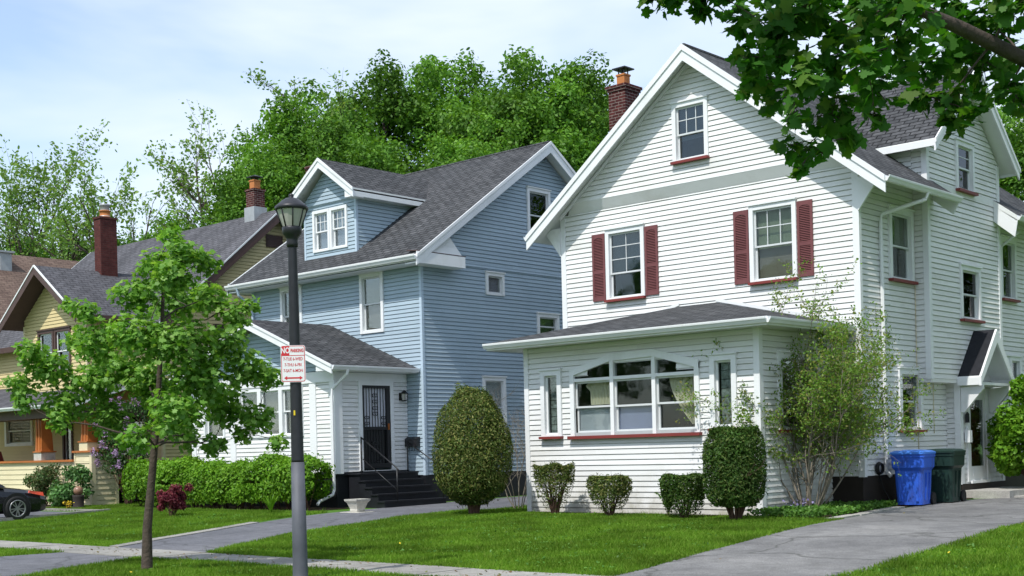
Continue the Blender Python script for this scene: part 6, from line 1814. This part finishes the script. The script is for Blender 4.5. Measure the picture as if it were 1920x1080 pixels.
# ---- parked black car
def car():
    fx, fy = -32.25, 16.85           # nose; the car points along +y
    root = thing('parked_car', 'black sedan with grey alloy wheels parked before the cream porch', 'car', (fx, fy-2.3, gz(fx,14.7)))
    g0 = gz(fx, 15.5)+.004
    st = [(0.0,.30,.56,.60),(-.06,.22,.66,.74),(-.25,.20,.74,.84),(-.6,.19,.80,.88),(-1.1,.19,.86,.905),(-1.5,.19,.90,.91),(-2.4,.19,.92,.91),(-3.4,.19,.94,.905),(-4.1,.21,.93,.87),(-4.5,.26,.88,.80),(-4.62,.34,.78,.70)]
    f = MB(); rows = []
    for (dy, zb, zt, hw) in st:
        y = fy+dy; sec = []
        for (a, b) in ((0,0),(.80,0),(.96,.10),(1.0,.38),(.985,.62),(.93,.82),(.80,.94),(.45,1.0),(0,1.03)):
            sec.append((a*hw, zb+(zt-zb)*b))
        full = [V((fx+x, y, g0+z)) for x, z in sec]+[V((fx-x, y, g0+z)) for x, z in reversed(sec[1:-1])]
        rows.append(full)
    m = len(rows[0])
    for a, b in zip(rows[:-1], rows[1:]):
        for k in range(m): f.poly([a[k],a[(k+1)%m],b[(k+1)%m],b[k]], 0, True)
    f.poly(rows[0]); f.poly(list(reversed(rows[-1])))
    body = part(f, 'body', root, m_carp)
    f = MB(); cab = [(-1.15,.70,.88,.0),(-1.95,.60,1.38,1),(-2.5,.60,1.44,1),(-3.2,.58,1.40,1),(-4.05,.66,.93,0)]
    rows = []
    for dy, hw, z, k in cab:
        y = fy+dy; w = .80
        rows.append([V((fx+w,y+(0 if k else 0),g0+.86)), V((fx+hw,y,g0+z)), V((fx-hw,y,g0+z)), V((fx-w,y,g0+.86))])
    for i, (a, b) in enumerate(zip(rows[:-1], rows[1:])):
        for k in range(3): f.poly([a[k],a[k+1],b[k+1],b[k]], 1 if (k == 1 and 0 < i < 3) else 0, False)
    part(f, 'greenhouse', root, [m_carg, m_carp])
    for sx in (-1,1):
        for dy in (-.93,-3.65):
            cx, cy, r = fx+sx*.845, fy+dy, .315
            w = MB(); w.v = []; prof = [(.20,-.10),(.29,-.10),(.315,-.07),(.315,.07),(.29,.10),(.218,.105),(.20,.055)]
            w.lathe((0,0,0), prof, 28)
            w.v = [(cx+z*sx, cy+x, g0+r+y) for x,y,z in w.v]
            wh = part(w, 'wheel', root, m_rubber)
            q = MB(); q.lathe((0,0,0), [(.218,.06),(.218,.112),(.190,.112),(.188,.06)], 28, cap=False)
            for k in range(10):
                a = 2*math.pi*k/10+(.09 if k%2 else -.09); ca, sa = math.cos(a), math.sin(a)
                q.hexa((.03*ca+.013*sa,.03*sa-.013*ca,.082), (.17*ca,.17*sa,.006), (-.026*sa,.026*ca,0), (0,0,.022))
            q.lathe((0,0,0), [(.05,.06),(.05,.10),(.03,.105)], 12)
            q.v = [(cx+z*sx, cy+x, g0+r+y) for x,y,z in q.v]
            part(q, 'rim', wh, m_alloy)
            a = MB(); a.lathe((0,0,0), [(.375,.0),(.375,.012)], 28); a.v = [(fx+sx*.906+z*sx, cy+x, g0+r+.02+y) for x,y,z in a.v]
            part(a, 'wheel_arch', root, m_rubber)
        h = MB(); h.prism([(fx+sx*.855,fy-.20,g0+.60),(fx+sx*.895,fy-.62,g0+.70),(fx+sx*.88,fy-.60,g0+.76),(fx+sx*.80,fy-.20,g0+.70)], (sx*.02,.02,0)); part(h, 'headlight', root, m_amber)
car()

# ------------------------------------------------------------------ camera, sky, sun
CAM_R = V((0.74014019, 0.67200844, -0.02443671)); CAM_U = V((0.018092, 0.01642658, 0.99970138)); CAM_F = V((-0.67220918, 0.74036128, 0))
cam = bpy.data.cameras.new('camera'); co_ = bpy.data.objects.new('camera', cam); COL.objects.link(co_)
m = Matrix.Identity(4)
for i in range(3): m[i][0], m[i][1], m[i][2] = CAM_R[i], CAM_U[i], -CAM_F[i]
m[0][3], m[1][3], m[2][3] = 0, 0, 1.35
co_.matrix_world = m
cam.sensor_width = 36; cam.lens = 36*2445/1920; cam.shift_y = (844.58-540)/1920; cam.clip_end = 2000; cam.clip_start = .1
SC.camera = co_

SUN_EL, SUN_AZ = 55.5, -9.0         # azimuth: degrees from the street side (-y) towards -x
L = bpy.data.lights.new('sun', 'SUN'); L.energy = 3.9; L.angle = R(.53); L.color = (1.0,.965,.90)
lo = bpy.data.objects.new('sun', L); COL.objects.link(lo)
sd = V((-math.sin(R(SUN_AZ))*math.cos(R(SUN_EL)), -math.cos(R(SUN_AZ))*math.cos(R(SUN_EL)), math.sin(R(SUN_EL))))
lo.rotation_euler = sd.to_track_quat('Z','Y').to_euler(); lo.location = (0,-20,40)
w = bpy.data.worlds.new('World'); SC.world = w; w.use_nodes = True; nt = w.node_tree; nt.nodes.clear()
out = nt.nodes.new('ShaderNodeOutputWorld'); bg = nt.nodes.new('ShaderNodeBackground'); bg.inputs['Strength'].default_value = .108
sky = nt.nodes.new('ShaderNodeTexSky'); sky.sky_type = 'NISHITA'; sky.sun_disc = False; sky.sun_elevation = R(SUN_EL); sky.sun_rotation = R(180+SUN_AZ)
sky.air_density = 1.0; sky.dust_density = .6; sky.ozone_density = 1.5
tc = nt.nodes.new('ShaderNodeTexCoord'); mp = nt.nodes.new('ShaderNodeMapping'); mp.inputs['Scale'].default_value = (1.1,1.1,4.2); mp.inputs['Location'].default_value = (.35,.1,.0)
nz = nt.nodes.new('ShaderNodeTexNoise'); nz.inputs['Scale'].default_value = 2.0; nz.inputs['Detail'].default_value = 5; nz.inputs['Roughness'].default_value = .5; nz.inputs['Distortion'].default_value = .3
cr = nt.nodes.new('ShaderNodeValToRGB'); cr.color_ramp.elements[0].position = .36; cr.color_ramp.elements[0].color = (.25,.25,.25,1); cr.color_ramp.elements[1].position = .62; cr.color_ramp.elements[1].color = (.92,.92,.92,1)
mx = nt.nodes.new('ShaderNodeMix'); mx.data_type = 'RGBA'
nt.links.new(tc.outputs['Generated'], mp.inputs['Vector']); nt.links.new(mp.outputs['Vector'], nz.inputs['Vector']); nt.links.new(nz.outputs['Fac'], cr.inputs['Fac'])
fa = [s for s in mx.inputs if s.name=='Factor' and s.type=='VALUE'][0]; ca_ = [s for s in mx.inputs if s.name=='A' and s.type=='RGBA'][0]; cb_ = [s for s in mx.inputs if s.name=='B' and s.type=='RGBA'][0]
nt.links.new(cr.outputs['Color'], fa); gn = nt.nodes.new('ShaderNodeMix'); gn.data_type = 'RGBA'; gn.blend_type = 'MULTIPLY'; [x for x in gn.inputs if x.name=='Factor' and x.type=='VALUE'][0].default_value = 1.0; [x for x in gn.inputs if x.name=='B' and x.type=='RGBA'][0].default_value = (1.75,1.86,1.95,1); nt.links.new(sky.outputs['Color'], [x for x in gn.inputs if x.name=='A' and x.type=='RGBA'][0]); nt.links.new([x for x in gn.outputs if x.type=='RGBA'][0], ca_); cb_.default_value = (8.5,9.3,10.3,1)
nt.links.new([s for s in mx.outputs if s.type=='RGBA'][0], bg.inputs['Color']); nt.links.new(bg.outputs[0], out.inputs['Surface'])
SC.view_settings.view_transform = 'Standard'; SC.view_settings.look = 'None'; SC.view_settings.exposure = 0.12; SC.view_settings.gamma = 1.0
SC.render.resolution_x, SC.render.resolution_y = 1024, 576
SC.cycles.max_bounces = 8; SC.cycles.transparent_max_bounces = 16; SC.cycles.diffuse_bounces = 4
